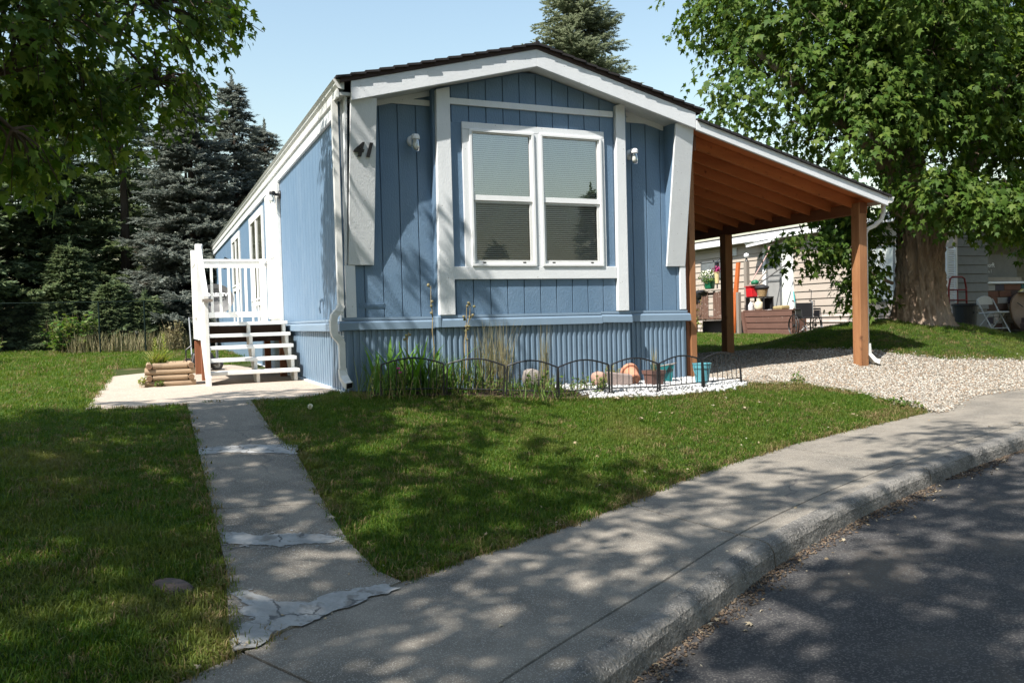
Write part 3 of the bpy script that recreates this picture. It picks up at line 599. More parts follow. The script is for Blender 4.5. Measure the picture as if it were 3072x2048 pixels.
def ribs(L, per=.066, d=.013, sharp=False):
    p = []; s = 0
    while s < L:
        if sharp: p += [(s, 0), (s + per * .38, -d * .12), (s + per * .40, -d), (s + per * .97, -d * .85), (s + per * .99, 0)]
        else: p += [(s, 0), (s + per * .30, 0), (s + per * .40, -d), (s + per * .78, -d), (s + per * .88, 0)]
        s += per
    return [q for q in p if q[0] <= L] + [(L, 0)]
def skirt(a, bpt, z0f, zt, nrm, name, per=.066, dep=.015):
    a = Vector(a); bb = Vector(bpt); L = (bb - a).length; u = (bb - a) / L; nn = Vector(nrm); b = MB()
    P = ribs(L, per, dep, dep > .02)
    for (s, d) in P:
        q = a + u * s + nn * (-d); b.v += [(q.x, q.y, z0f(s / L)), (q.x, q.y, zt)]
    for k in range(len(P) - 1): b.f.append((2 * k, 2 * k + 2, 2 * k + 3, 2 * k + 1)); b.mi.append(0)
    return b.build(name, BLUESKIRT, house)
skirt((0.0, -.02, 0), (1.0, -.02, 0), lambda t: -.12 - .04 * t, .62, (0, -1, 0), 'skirting')
skirt((1.0, -.135, 0), (3.37, -.135, 0), lambda t: -.16 - .05 * t, .62, (0, -1, 0), 'skirting')
skirt((3.37, -.02, 0), (4.25, -.02, 0), lambda t: -.20, .62, (0, -1, 0), 'skirting')
skirt((1.0, -.02, 0), (1.0, -.13, 0), lambda t: -.16, .62, (-1, 0, 0), 'skirting', .11)
skirt((0.022, 19.7, 0), (0.022, -.02, 0), lambda t: -.10, .62, (-1, 0, 0), 'skirting', .135, .026)
box('skirting_track', WHITEV, house, -.035, .0, .02, 19.6, -.06, -.028)
box('skirting_backing', DARK, house, .03, 4.23, .01, 19.6, -.2, .62)
# left side belt and grooved wall
b = MB(); pr = belt_prof(0); n = len(pr)
b.v = [(p[0] - .005, -.02, p[1] - .01) for p in pr] + [(p[0] - .005, 19.7, p[1] - .035) for p in pr]
b.f = [tuple(range(n)), tuple(range(2 * n - 1, n - 1, -1))] + [(k, n + k, n + (k + 1) % n, (k + 1) % n) for k in range(n)]; b.mi = [0] * len(b.f); b.build('belt_trim', BLUETRIM, house)
def side_board(x, y0, y1, out):
    return MB().box(min(x, x + out), max(x, x + out), y0, y1, .70, 3.0)
y = .01; shared = None
while y < 19.6:                    # grooved side wall, one board between grooves; boards share one mesh
    if shared is None:
        shared = MB().box(-.0, .02, .004, .199, .70, 3.0).build('siding_board', BLUE, house); shared.location.y = y
    else:
        c = shared.copy(); COL.objects.link(c); c.parent = house; c.location = shared.location.copy(); c.location.y = y
    y += .203
shared.location.y = .01
box('side_sheathing', BLUE, house, .012, .09, .0, 19.62, .6, 3.02)
box('far_wall', BLUE, house, .0, 4.27, 19.6, 19.7, -.2, 3.3)
box('right_wall', BLUE, house, 4.20, 4.262, .03, 19.6, -.2, 3.02)
box('frieze_board', WHITE, house, -.034, -.002, .0, 19.65, 2.80, 2.954, .004)
# corner boards below the wings, corner trim
box('corner_board', WHITE, house, .028, .135, -.028, -.002, .735, 1.275, .003)
box('corner_board', WHITE, house, 4.178, 4.262, -.028, -.002, .735, 1.263, .003)
box('corner_trim', WHITE, house, -.024, .006, -.02, .06, .70, 3.0, .003)
# raked wing boards and their side panels
def wing(x0, x1, xt0, xt1, zb):
    MB().hexa([(x0, -.035, zb), (x1, -.035, zb), (x1, -.005, zb), (x0, -.005, zb), (xt0, -.285, 2.95), (xt1, -.285, 2.95), (xt1, -.255, 2.96), (xt0, -.255, 2.96)]).build('wing_board', WHITE, house, bevel=.004)
wing(.064, .334, .085, .352, 1.277); wing(3.985, 4.254, 3.988, 4.246, 1.264)
for x in (.033, .31): MB().prism([(x, 0, 1.28), (x, -.028, 1.30), (x, -.25, 2.95), (x, 0, 3.0)], (.022, 0, 0)).build('wing_side', WHITE if x < .1 else BLUE, house)
for x in (4.005, 4.228): MB().prism([(x, 0, 1.27), (x, -.028, 1.29), (x, -.25, 2.95), (x, 0, 3.0)], (.022, 0, 0)).build('wing_side', BLUE if x < 4.1 else WHITE, house)
# roof: courses stepped like shingles
def roof_side(sgn):
    b = MB(); xe = -.06 if sgn < 0 else 4.345; n = 15
    for k in range(n):
        xa = RX + (xe - RX) * k / n; xb = RX + (xe - RX) * (k + 1.06) / n
        za, zb = rz(xa) + .055, rz(xb) + .072
        y0 = -.355 - random.uniform(0, .012)
        b.prism([(xa, y0, za - .02), (xb, y0, zb - .022), (xb, y0, zb), (xa, y0, za + .003)], (0, 20.2, 0))
    return b.build('shingle_course', SHING, house)
roof_side(-1); roof_side(1)
MB().tube([(RX, -.36, RZ + .055), (RX, 19.9, RZ + .055)], .03, 8).build('ridge_cap', SHING, house)
for sgn, xe in ((-1, -.02), (1, 4.31)):
    z0 = rz(xe)
    MB().hexa([(RX, -.335, RZ), (xe, -.335, z0), (xe, 19.8, z0), (RX, 19.8, RZ), (RX, -.335, RZ + .05), (xe, -.335, z0 + .05), (xe, 19.8, z0 + .05), (RX, 19.8, RZ + .05)]).build('roof_deck', mat('dark drip edge', (0.05, 0.03, 0.025), rough=.7), house)
# barge boards
for sgn, xe, ye in ((-1, .085, 0), (1, 4.245, 0)):
    z0 = rz(xe) - .002; h = .188
    MB().hexa([(RX, -.325, RZ - h), (xe, -.325, z0 - h - .005), (xe, -.288, z0 - h - .005), (RX, -.288, RZ - h), (RX, -.325, RZ), (xe, -.325, z0), (xe, -.288, z0), (RX, -.288, RZ)]).build('barge_board', WHITE, house, bevel=.004)
    MB().hexa([(RX, -.287, RZ - h + .012), (xe, -.287, z0 - h + .012), (xe, .02, z0 - h + .012), (RX, .02, RZ - h + .012), (RX, -.287, RZ - h + .03), (xe, -.287, z0 - h + .03), (xe, .02, z0 - h + .03), (RX, .02, RZ - h + .03)]).build('soffit', SOFFIT, house)
box('frieze_board', WHITE, house, .36, 1.05, -.024, -.002, 2.985, 3.045, .003)
box('frieze_board', WHITE, house, 3.352, 3.99, -.024, -.002, 2.985, 3.045, .003)
for xa, xb in ((.40, 1.04), (3.98, 3.36)):
    MB().hexa([(xa, -.022, rz(xa) - .235), (xb, -.022, rz(xb) - .235), (xb, -.002, rz(xb) - .235), (xa, -.002, rz(xa) - .235), (xa, -.022, rz(xa) - .178), (xb, -.022, rz(xb) - .178), (xb, -.002, rz(xb) - .178), (xa, -.002, rz(xa) - .178)]).build('frieze_board', WHITE, house)
MB().prism([(.40, .005, 2.98), (1.04, .005, 2.98), (1.04, .005, rz(1.04) - .18), (.40, .005, rz(.4) - .18)], (0, .03, 0)).prism([(3.36, .005, 2.98), (4.2, .005, 2.98), (4.2, .005, rz(4.2) - .18), (3.36, .005, rz(3.36) - .18)], (0, .03, 0)).build('gable_panel', BLUE, house)
# eaves: soffit, fascia, gutter on the left
box('eave_soffit', SOFFIT, house, -.045, .09, -.28, 19.7, 2.955, 2.985)
g = [(.02, 3.105), (-.085, 3.105), (-.095, 3.096), (-.072, 3.072), (-.070, 3.050), (-.040, 3.016), (.02, 3.008)]
MB().prism([(x, -.30, z) for x, z in g], (0, 20.0, 0)).build('gutter', GUTW, house)
box('eave_fascia', GUTW, house, -.055, -.03, -.285, 19.7, 2.93, 3.012, .004)
ds = MB(); dx = -.045
ds.rtube([(dx + .06, -.10, 3.0), (dx, -.10, 2.93), (dx, -.10, .84)], .036, .028, (0, 1, 0)).build('downspout', GUTW, house)
e = MB(); e.rtube([(dx, -.10, .86), (dx - .012, -.105, .82), (dx - .075, -.12, .755), (dx - .085, -.12, .70), (dx - .085, -.12, .60), (dx - .075, -.12, .56), (dx - .02, -.11, .50), (dx - .006, -.11, .46)], .042, .034, (0, 1, 0)); e.build('downspout_elbow', GUTW, house, smooth=False)
for zc, t in ((.80, .055), (.775, .065), (.525, .06), (.55, .066)):
    MB().rtube([(dx - .03, -.112, zc + .006), (dx - .032, -.112, zc - .006)], .046, .045, (0, 1, 0)).build('elbow_ridge', GUTW, house)
MB().rtube([(dx - .006, -.11, .47), (dx - .006, -.11, .20)], .038, .030, (0, 1, 0)).rtube([(dx - .006, -.11, .21), (dx - .002, -.13, .13), (dx + .02, -.19, .06), (dx + .035, -.23, .045)], .040, .033, (1, 0, 0)).build('downspout_foot', GUTW, house)
MB().rtube([(dx + .034, -.228, .046), (dx + .038, -.236, .043)], .033, .026, (1, 0, 0)).build('spout_mouth', BLACK, house)
# wall lamps on the front: back plate, cap, glass jar
def lamp_parts(par, p, out, m=WHITEV):
    p = Vector(p); o = Vector(out); rot = o.to_track_quat('Z', 'Y').to_matrix()
    pl = MB().lathe([(0, .03), (.052, .028), (.060, .016), (.062, 0)], 20, p, rot).build('wall_lamp', m, par, smooth=False)
    c = p + o * .115 + Vector((0, 0, .0))
    MB().tube([p + o * .02, c + Vector((0, 0, .01))], .022, 10).lathe([(0, .055), (.036, .05), (.046, .03), (.047, 0), (.040, -.004), (0, -.004)], 18, c).build('lamp_cap', m, pl)
    MB().lathe([(.036, -.005), (.041, -.03), (.045, -.08), (.040, -.125), (.022, -.135), (0, -.136)], 18, c).build('lamp_jar', JAR, pl, smooth=True)
    MB().lathe([(0, -.11), (.018, -.105), (.027, -.08), (.022, -.05), (.012, -.02), (.012, 0)], 14, c).build('bulb', mat('frosted bulb', (.75, .75, .72), rough=.4), pl, smooth=True)
    return pl
lamp_parts(house, (.80, -.001, 2.60), (.0, -1, 0)); lamp_parts(house, (3.50, -.001, 2.60), (0, -1, 0))
lamp_parts(house, (-.001, 4.05, 2.60), (-1, 0, 0), BLACK)
# house number, vent, outside tap
Mn = lambda x, z, y: Matrix.Translation((x, y, z)) @ Matrix.Rotation(R(90) - math.atan2(.25, 1.67) * -1, 4, 'X')
for s_, x in (('4', .155), ('1', .262)):
    yy = -.035 - .25 * (2.42 - 1.277) / 1.673
    textobj('house_number', s_, .19, BLACK, house, Matrix.Translation((x, yy - .012, 2.43)) @ Matrix.Rotation(R(90) + math.atan2(.25, 1.673), 4, 'X'), .008, .008, .25)
MB().box(.175, .44, -.006, .0, .83, .885).box(.185, .43, -.010, -.006, .845, .850).box(.185, .43, -.010, -.006, .862, .867).build('wall_vent', BLUE, house)
MB().box(-.03, .0, 1.02, 1.06, .93, .965).tube([(-.035, 1.04, .95), (-.05, 1.03, .86), (-.04, 1.04, .80)], .01, 6).build('cable_box', BLUESKIRT, house)
# white entry door with casing beside the porch; two side windows
box('door_casing', STAIRW, house, -.05, -.002, 4.10, 5.28, .74, 2.78, .004)
dr = box('entry_door', STAIRW, house, -.085, -.052, 4.16, 5.2, .78, 2.72, .004)
MB().box(-.095, -.085, 4.3, 4.75, 1.0, 1.5).box(-.095, -.085, 4.3, 4.75, 1.7, 2.5).build('door_panel', STAIRW, dr)
MB().lathe([(0, .05), (.028, .045), (.028, .02), (.012, .015), (.012, 0)], 12, (-.086, 5.1, 1.65), Vector((-1, 0, 0)).to_track_quat('Z', 'Y').to_matrix()).build('door_knob', GREYM, dr)
def side_window(y0, y1, z0, z1, zlow):
    w = .14; m = MB()
    m.box(-.035, -.002, y0 - w, y1 + w, z1, z1 + .13).box(-.035, -.002, y0 - w, y0, z0, z1).box(-.035, -.002, y1, y1 + w, z0, z1).box(-.035, -.002, y0 - w, y1 + w, z0 - .11, z0)
    ym = (y0 + y1) / 2; m.box(-.03, -.002, ym - .05, ym + .05, z0, z1)
    m.box(-.033, -.002, y0 - w, y0, zlow, z0 - .11).box(-.033, -.002, y1, y1 + w, zlow, z0 - .11).box(-.032, -.002, ym - .08, ym + .08, zlow, z0 - .11)
    win = m.build('side_window', STAIRW, house, bevel=.003)
    for a, c in ((y0, ym - .05), (ym + .05, y1)):
        MB().box(-.055, -.036, a, c, z0 - .012, z0 + .02).box(-.03, -.004, a, a + .03, z0, z1).box(-.03, -.004, c - .03, c, z0, z1).build('sash', WHITEV, win)
        MB().poly([(-.014, a, z0), (-.014, c, z0), (-.014, c, z1), (-.014, a, z1)]).build('pane', mat('dark side glass', (0.05, 0.055, 0.04), (0.10, 0.10, 0.075), ns=1.5, rough=0.06, spec=.6), win)
side_window(6.15, 7.85, 1.15, 2.58, .74); side_window(10.1, 11.6, 1.58, 2.58, .74)
wl = MB().box(-.03, .0, 12.5, 12.58, 2.2, 2.3).tube([(-.02, 12.54, 2.28), (-.12, 12.54, 2.34), (-.13, 12.54, 2.28)], .02, 6).lathe([(0, .0), (.06, -.05), (.05, -.2), (0, -.22)], 8, (-.13, 12.54, 2.28)).build('wall_lantern', BLACK, house)

# ------------------------------------------------------------------ porch steps
porch = thing('porch_steps', 'white painted wooden porch with five steps and a baluster railing', 'porch steps', (-.62, 3.8, -.05))
XL, XR = -1.17, -.085; NO = [(3.2, .735), (2.97, .58), (2.75, .425), (2.52, .27), (2.30, .115)]
for (ny, nz) in NO[1:]: box('tread', STAIRW, porch, XL, XR, ny, ny + .27, nz - .045, nz, .006)
box('top_tread', STAIRW, porch, XL, XR, 3.2, 3.34, NO[0][1] - .045, NO[0][1], .006)
for i in range(13): box('deck_board', STAIRW, porch, XL, XR, 3.345 + i * .144, 3.345 + i * .144 + .138, .69, .73)
prof = [(2.36, -.05), (2.36, .068), (2.58, .068), (2.58, .223), (2.81, .223), (2.81, .378), (3.03, .378), (3.03, .533), (3.26, .533), (3.26, .688), (3.42, .688), (3.42, .45), (2.62, -.05)]
for x in (-.62, -.15):
    MB().prism([(x, a, c) for a, c in prof], (.04, 0, 0)).build('carriage', STAIRW, porch)
MB().prism([(XL - .045, 2.18, -.05), (XL - .045, 2.18, .06), (XL - .045, 3.2, .82), (XL - .045, 3.42, .82), (XL - .045, 3.42, .52), (XL - .045, 2.62, -.05)], (.045, 0, 0)).build('stringer', STAIRW, porch, bevel=.003)
MB().prism([(XL - .02, a, c) for a, c in prof], (.03, 0, 0)).build('carriage', STAIRW, porch)
box('rim_joist', STAIRW, porch, XL - .05, XL - .005, 3.36, 5.25, .50, .735, .004)
box('rim_joist', mat('brown joist', (.045, .024, .015), rough=.8), porch, XL, XR, 3.40, 3.44, .46, .685)
box('rim_joist', mat('brown joist', (.045, .024, .015)), porch, XL, XR, 5.2, 5.24, .46, .685)
for i in range(4): box('joist', mat('brown joist', (.045, .024, .015)), porch, XL + .02 + i * .34, XL + .06 + i * .34, 3.45, 5.19, .48, .685)
for (x, y) in ((XL, 3.44), (XL, 5.1), (-.13, 3.44), (-.13, 5.1)): box('support_post', REDW, porch, x - .045, x + .045, y - .045, y + .045, -.05, .47 if x < -.5 else .46, .004)
# posts, rails, balusters
MB().hexa([(XL - .05, 5.17, .5), (XL + .05, 5.17, .5), (XL + .05, 5.27, .5), (XL - .05, 5.27, .5), (XL - .05, 5.17, 1.87), (XL + .05, 5.17, 1.87), (XL + .05, 5.27, 1.87), (XL - .05, 5.27, 1.87)]).build('rail_post', STAIRW, porch, bevel=.008)
box('rail_post', STAIRW, porch, XL - .075, XL + .02, 3.38, 3.475, .5, 1.80, .008)
box('newel', STAIRW, porch, XL - .055, XL - .005, 2.20, 2.29, -.05, 1.02, .005)
box('top_rail', STAIRW, porch, XL + .05, -.05, 5.185, 5.255, 1.70, 1.735, .004)
box('top_rail', STAIRW, porch, XL + .05, -.05, 5.20, 5.24, 1.60, 1.70, .003)
box('bottom_rail', STAIRW, porch, XL + .05, -.05, 5.20, 5.24, .82, .905, .003)
box('rail_post', STAIRW, porch, -.20, -.10, 5.17, 5.24, .70, 1.74, .006)
for i in range(7): x = -1.055 + i * .128; box('baluster', STAIRW, porch, x - .019, x + .019, 5.196, 5.199 + .036, .905, 1.6)
box('side_rail', STAIRW, porch, XL - .04, XL + .01, 3.475, 5.17, 1.60, 1.735, .004)
box('side_rail', STAIRW, porch, XL - .04, XL + .01, 3.475, 5.17, .82, .905, .004)
for i in range(10): y = 3.6 + i * .165; box('baluster', STAIRW, porch, XL - .034, XL + .002, y - .018, y + .018, .905, 1.6)
MB().hexa([(XL - .06, 2.18, 1.02), (XL - .0, 2.18, 1.02), (XL - .0, 3.40, 1.66), (XL - .06, 3.40, 1.66), (XL - .06, 2.18, 1.06), (XL - .0, 2.18, 1.06), (XL - .0, 3.40, 1.80), (XL - .06, 3.40, 1.80)]).build('handrail', STAIRW, porch, bevel=.004)
box('handrail_end', GREYW, porch, XL - .075, XL + .045, 2.14, 2.22, .985, 1.018)

# satellite dish behind the railing
dish = thing('satellite_dish', 'grey satellite dish with white lettering standing behind the porch railing', 'satellite dish', (-.80, 6.4, -.05))
Md = Matrix.Rotation(R(-12), 3, 'Z') @ Matrix.Rotation(R(76), 3, 'X')
dc = Vector((-.80, 6.4, 1.13))
pr = [(r_ , .16 * (r_ / .28) ** 2 * .32) for r_ in np.linspace(.001, .28, 8)]
dd = MB().lathe(pr, 32, dc, Md @ Matrix.Diagonal((1.08, .95, 1))).lathe([(.28, .0512), (.286, .056), (.283, .044), (.001, -.012)], 32, dc, Md @ Matrix.Diagonal((1.08, .95, 1))).build('reflector', DISHG, dish, smooth=True)
textobj('lettering', 'DIRECTV', .085, TXTW, dd, Matrix.Translation(dc + Vector((.03, -.045, .09))) @ (Md).to_4x4(), .002, .003)
MB().lathe([(.0, .03), (.03, .031), (.03, .034), (0, .035)], 14, dc + Vector((-.19, -.035, .085)), Md).build('logo_disc', TXTW, dd)
MB().tube([(-.80, 6.44, -.05), (-.80, 6.46, 1.05)], .022, 8).build('mast', GREYM, dish)
MB().tube([dc + Vector((0, .02, -.24)), dc + Vector((-.10, -.30, -.30)), dc + Vector((-.16, -.42, -.05))], .016, 6).build('feed_arm', GREYM, dish)
MB().rtube([dc + Vector((-.18, -.46, -.02)), dc + Vector((-.13, -.30, .0))], .045, .055, (0, 0, 1)).build('feed_horn', mat('mid grey plastic', (.16, .16, .165), rough=.5), dish)
# mower under the porch
mow = thing('lawn_mower', 'dark push mower with grey spoked wheels parked beneath the porch', 'lawn mower', (-1.02, 6.2, -.05))
MB().hexa([(-1.25, 5.95, .06), (-.85, 5.95, .06), (-.85, 6.6, .06), (-1.25, 6.6, .06), (-1.2, 6.0, .25), (-.9, 6.0, .25), (-.9, 6.5, .25), (-1.2, 6.5, .25)]).build('deck', BLACK, mow, bevel=.02)
MB().lathe([(0, .42), (.10, .40), (.12, .32), (.13, .25)], 16, (-1.05, 6.25, 0)).build('engine', PLUMB, mow)
for (x, y) in ((-.84, 6.02), (-1.27, 6.02), (-.84, 6.5), (-1.27, 6.5)):
    M_ = Matrix.Rotation(R(70), 3, 'Z') @ Matrix.Rotation(R(90), 3, 'Y'); wh = MB().lathe([(.065, -.025), (.10, -.025), (.105, 0), (.10, .025), (.065, .025)], 20, (x, y, .055), M_).build('wheel', PLUMB, mow)
    MB().lathe([(.0, .012), (.02, .02), (.022, .012), (.066, .012), (.066, -.01)], 20, (x, y, .055), M_).build('rim', GREYM, wh)
MB().tube([(-1.2, 6.55, .2), (-1.2, 7.1, .85), (-.9, 7.1, .85), (-.9, 6.55, .2)], .012, 6).build('handle', GREYM, mow)

# ------------------------------------------------------------------ carport
car = thing('carport', 'lean-to carport with cedar rafters, white barge board and brown posts', 'carport', (6, 1.5, -.1))
CS = .2585; cz = lambda x: 2.995 - CS * (x - 4.25)     # top of its barge board
for nm, (x, y, zb, zt, w) in {'a': (7.15, -.02, -.12, 2.13, .072), 'b': (7.15, 2.85, .0, 2.0, .075), 'c': (7.15, 5.8, .0, 2.0, .075)}.items():
    box('post', CEDARP, car, x - w, x + w, y - w, y + w, zb, zt, .008)
box('post', CEDARP, car, 4.345, 4.432, .0, .09, -.18, 2.80, .006); box('post', BEAMB, car, 4.29, 4.34, .02, .10, -.18, 2.85, .004)  # narrow darker post stands in for the shaded strip beside the lit one
box('post', CEDARP, car, 4.33, 4.42, 5.7, 5.8, -.15, 2.6, .006)
box('beam', BEAMB, car, 7.10, 7.20, -.10, 6.4, 1.985, 2.135, .004)
box('ledger', BEAMB, car, 4.29, 4.33, -.2, 6.4, 2.66, 2.85)
rf0 = None
for i in range(16):
    y = .03 + i * .405
    if rf0 is None:
        rf0 = MB().hexa([(4.33, 0, cz(4.33) - .185), (7.36, 0, cz(7.36) - .185), (7.36, .04, cz(7.36) - .185), (4.33, .04, cz(4.33) - .185), (4.33, 0, cz(4.33) - .045), (7.36, 0, cz(7.36) - .045), (7.36, .04, cz(7.36) - .045), (4.33, .04, cz(4.33) - .045)]).build('rafter', CEDAR, car)
        rf0.location.y = y
    else:
        c = rf0.copy(); COL.objects.link(c); c.parent = car; c.location.y = y
rf0.location.y = .03
for i in range(14):                              # roof boards seen from below
    xa = 4.29 + i * .2215; xb = xa + .217
    MB().hexa([(xa, -.28, cz(xa) - .04), (xb, -.28, cz(xb) - .04), (xb, 6.5, cz(xb) - .04), (xa, 6.5, cz(xa) - .04), (xa, -.28, cz(xa) - .022), (xb, -.28, cz(xb) - .022), (xb, 6.5, cz(xb) - .022), (xa, 6.5, cz(xa) - .022)]).build('roof_board', CEDAR, car)
MB().hexa([(4.25, -.325, cz(4.25) - .115), (7.37, -.325, cz(7.37) - .125), (7.37, -.29, cz(7.37) - .125), (4.25, -.29, cz(4.25) - .115), (4.25, -.325, cz(4.25)), (7.37, -.325, cz(7.37)), (7.37, -.29, cz(7.37)), (4.25, -.29, cz(4.25))]).build('barge_board', WHITE, car, bevel=.004)
b = MB()
for k in range(20):
    xa = 4.262 + k * .157; xb = xa + .168
    b.prism([(xa, -.35, cz(xa) + .002), (xb, -.35, cz(xb) + .0), (xb, -.35, cz(xb) + .034), (xa, -.35, cz(xa) + .024)], (0, 6.95, 0))
b.build('shingle_course', SHING, car)
g = [(7.37, 2.185), (7.475, 2.185), (7.48, 2.178), (7.46, 2.155), (7.46, 2.13), (7.43, 2.105), (7.37, 2.10)]
MB().prism([(x, -.33, z) for x, z in g], (0, 6.9, 0)).build('gutter', GUTW, car)
MB().tube([(7.41, -.20, 2.11), (7.42, -.2, 2.0), (7.40, -.18, 1.90), (7.34, -.12, 1.82), (7.27, -.06, 1.78), (7.245, -.04, 1.72), (7.245, -.04, .15)], .030, 10).build('downspout', GUTW, car, smooth=True)
MB().rtube([(7.245, -.04, .2), (7.25, -.05, .05), (7.31, -.10, -.04), (7.36, -.14, -.06)], .04, .03, (0, 1, 0)).build('downspout_foot', GUTW, car)

# ------------------------------------------------------------------ small garden: fence panels, pots, rocks, plants
def pix(p):
    c = _R.T @ (np.array(p, float) - CAM); return (1536 + F * c[0] / c[2], 1024 + F * c[1] / c[2], c[2])
FP = [(.20, -.64), (.84, -.74), (1.40, -.95), (1.90, -1.13), (2.52, -1.12), (3.07, -1.18), (3.68, -1.13), (4.36, -.94)]
FL = ['arched black wire fence panel at the left end, half buried in lily leaves', 'arched black wire fence panel in front of the tan ornamental grass', 'arched black wire fence panel in front of the pale upright rock',
      'arched black wire fence panel in front of the long pinkish block', 'arched black wire fence panel in front of the tipped terracotta pot', 'arched black wire fence panel in front of the teal planter', 'arched black wire fence panel at the right end beside the gravel']
def fence_panel():
    r = thing('garden_fence', FL[0], 'garden fence', (0, 0, 0), 'low arched fence panels along the flower bed'); w = .60; h = .30; t = .0085
    arch = lambda x: h + .062 * math.sin(math.pi * x / w)
    for x in (.008, w - .008): MB().box(x - t, x + t, -t, t, -.06, h).build('post', BLACK, r, bevel=.002)
    MB().tube([(.008 + (w - .016) * i / 12, 0, arch(w * i / 12)) for i in range(13)], .0085, 6).build('top_rail', BLACK, r)
    MB().tube([(.008, 0, .055), (w - .008, 0, .055)], .0070, 6).build('bottom_rail', BLACK, r)
    for i in range(1, 8): x = w * i / 8; MB().tube([(x, 0, .055), (x, 0, arch(x))], .0044, 5).build('picket', BLACK, r)
    return r
fp0 = fence_panel()
for i in range(7):
    o = fp0 if i == 0 else copy_tree(fp0)
    a, c = Vector(FP[i]), Vector(FP[i + 1]); d = c - a
    o.location = (a.x, a.y, gz(a.x, a.y) + .01); o.scale.x = (d.length - .012) / .60
    dz = gz(c.x, c.y) - gz(a.x, a.y)
    o.rotation_euler = (R(random.uniform(-4, 4)), -math.atan2(dz, d.length), math.atan2(d.y, d.x)); o['label'] = FL[i]
# pots and blocks
def pot_mesh(r0, r1, h, rim=.018, t=.008, n=28): return [(0, 0), (r0 * .9, 0), (r0, .006), (r0 + (r1 - r0) * .78, h * .78), (r1 + rim * .2, h * .78), (r1 + rim, h * .80), (r1 + rim, h), (r1, h), (r0 - t + (r1 - r0) * .5, h * .4), (0, h * .3)]
def gb(x, y): return gz(x, y) + .012
tp = thing('clay_pot', 'terracotta plastic flower pot tipped over on the white pebbles', 'flower pot', (3.19, -.52, gb(3.2, -.5)))
Mt = Matrix.Rotation(R(-10), 3, 'Z') @ Matrix.Rotation(R(-66), 3, 'X')
pb = MB().lathe(pot_mesh(.066, .088, .20), 30, (3.15, -.58, gb(3.2, -.5) + .062), Mt).build('pot_body', TERRA, tp, smooth=False)
for a in range(5):
    an = a * 1.257; p = Mt @ Vector((.038 * math.cos(an), .038 * math.sin(an), -.002)) + Vector((3.15, -.58, gb(3.2, -.5) + .062))
    MB().lathe([(0, -.003), (.007, -.003), (.007, .004), (0, .004)], 8, p, Mt).build('drain_hole', BRPOT, pb)
MB().lathe([(.050, -.002), (.054, -.006), (.058, -.002)], 24, (3.15, -.58, gb(3.2, -.5) + .062), Mt).build('foot_ring', TERRA, pb)
def sq_pot(name, label, x, y, w0, w1, h, m, rot=0, rim=True, soil=True):
    t = thing(name, label, 'planter', (x, y, gb(x, y))); z = gb(x, y); c, s = math.cos(rot), math.sin(rot)
    q = lambda a, b_, zz: (x + a * c - b_ * s, y + a * s + b_ * c, z + zz)
    def shell(wa, wb, za, zb, th):
        b = MB(); o_ = [[q(sx * w, sy * w, zz) for sx, sy in ((-1, -1), (1, -1), (1, 1), (-1, 1))] for w, zz in ((wa, za), (wb, zb))]
        i_ = [[q(sx * (w - th), sy * (w - th), zz) for sx, sy in ((-1, -1), (1, -1), (1, 1), (-1, 1))] for w, zz in ((wa, za + .004), (wb, zb))]
        for k in range(4):
            l = (k + 1) % 4; b.poly([o_[0][k], o_[0][l], o_[1][l], o_[1][k]]); b.poly([i_[0][l], i_[0][k], i_[1][k], i_[1][l]]); b.poly([o_[1][k], o_[1][l], i_[1][l], i_[1][k]])
        b.poly([o_[0][3], o_[0][2], o_[0][1], o_[0][0]]); return b
    body = shell(w0, w1, 0, h * (.76 if rim else 1), .006).build('pot_body', m, t)
    if rim: shell(w1 + .008, w1 + .012, h * .74, h, .010).build('pot_rim', m, t)
    if soil: MB().poly([q(-w1 * .95, -w1 * .95, h * .8), q(w1 * .95, -w1 * .95, h * .8), q(w1 * .95, w1 * .95, h * .8), q(-w1 * .95, w1 * .95, h * .8)]).build('soil', DIRT, t)
    return t
sq_pot('brown_planter', 'square brown plastic pot with dry grass beside the tipped clay pot', 3.335, -.68, .070, .085, .165, BRPOT, .1)
tl = sq_pot('teal_planter', 'chipped teal glazed planter with a crusted white rim and black stains', 3.66, -.36, .09, .115, .20, TEAL, -.35, rim=False)
MB().tube([(3.54, -.50, gb(3.6, -.4) + .195), (3.62, -.50, gb(3.6, -.4) + .203), (3.72, -.50, gb(3.6, -.4) + .212), (3.80, -.44, gb(3.6, -.4) + .218)], .010, 6).build('crusted_rim', ROCK, tl)
bk_ = thing('turquoise_bucket', 'turquoise plastic bucket standing on white pebbles behind the wire fence', 'bucket', (3.86, -.86, gb(3.86, -.86)))
MB().lathe([(0, 0), (.070, 0), (.074, .006), (.090, .165), (.098, .168), (.101, .175), (.103, .215), (.108, .218), (.108, .228), (.100, .228), (.092, .17), (.072, .01), (0, .01)], 32, (3.86, -.86, gb(3.86, -.86))).build('pail', TURQ, bk_)
MB().tube([(3.86 - .107, -.86, gb(3.86, -.86) + .215), (3.86 - .112, -.86, gb(3.86, -.86) + .15), (3.86 - .108, -.88, gb(3.86, -.86) + .12)], .004, 5).build('handle', TURQ, bk_)
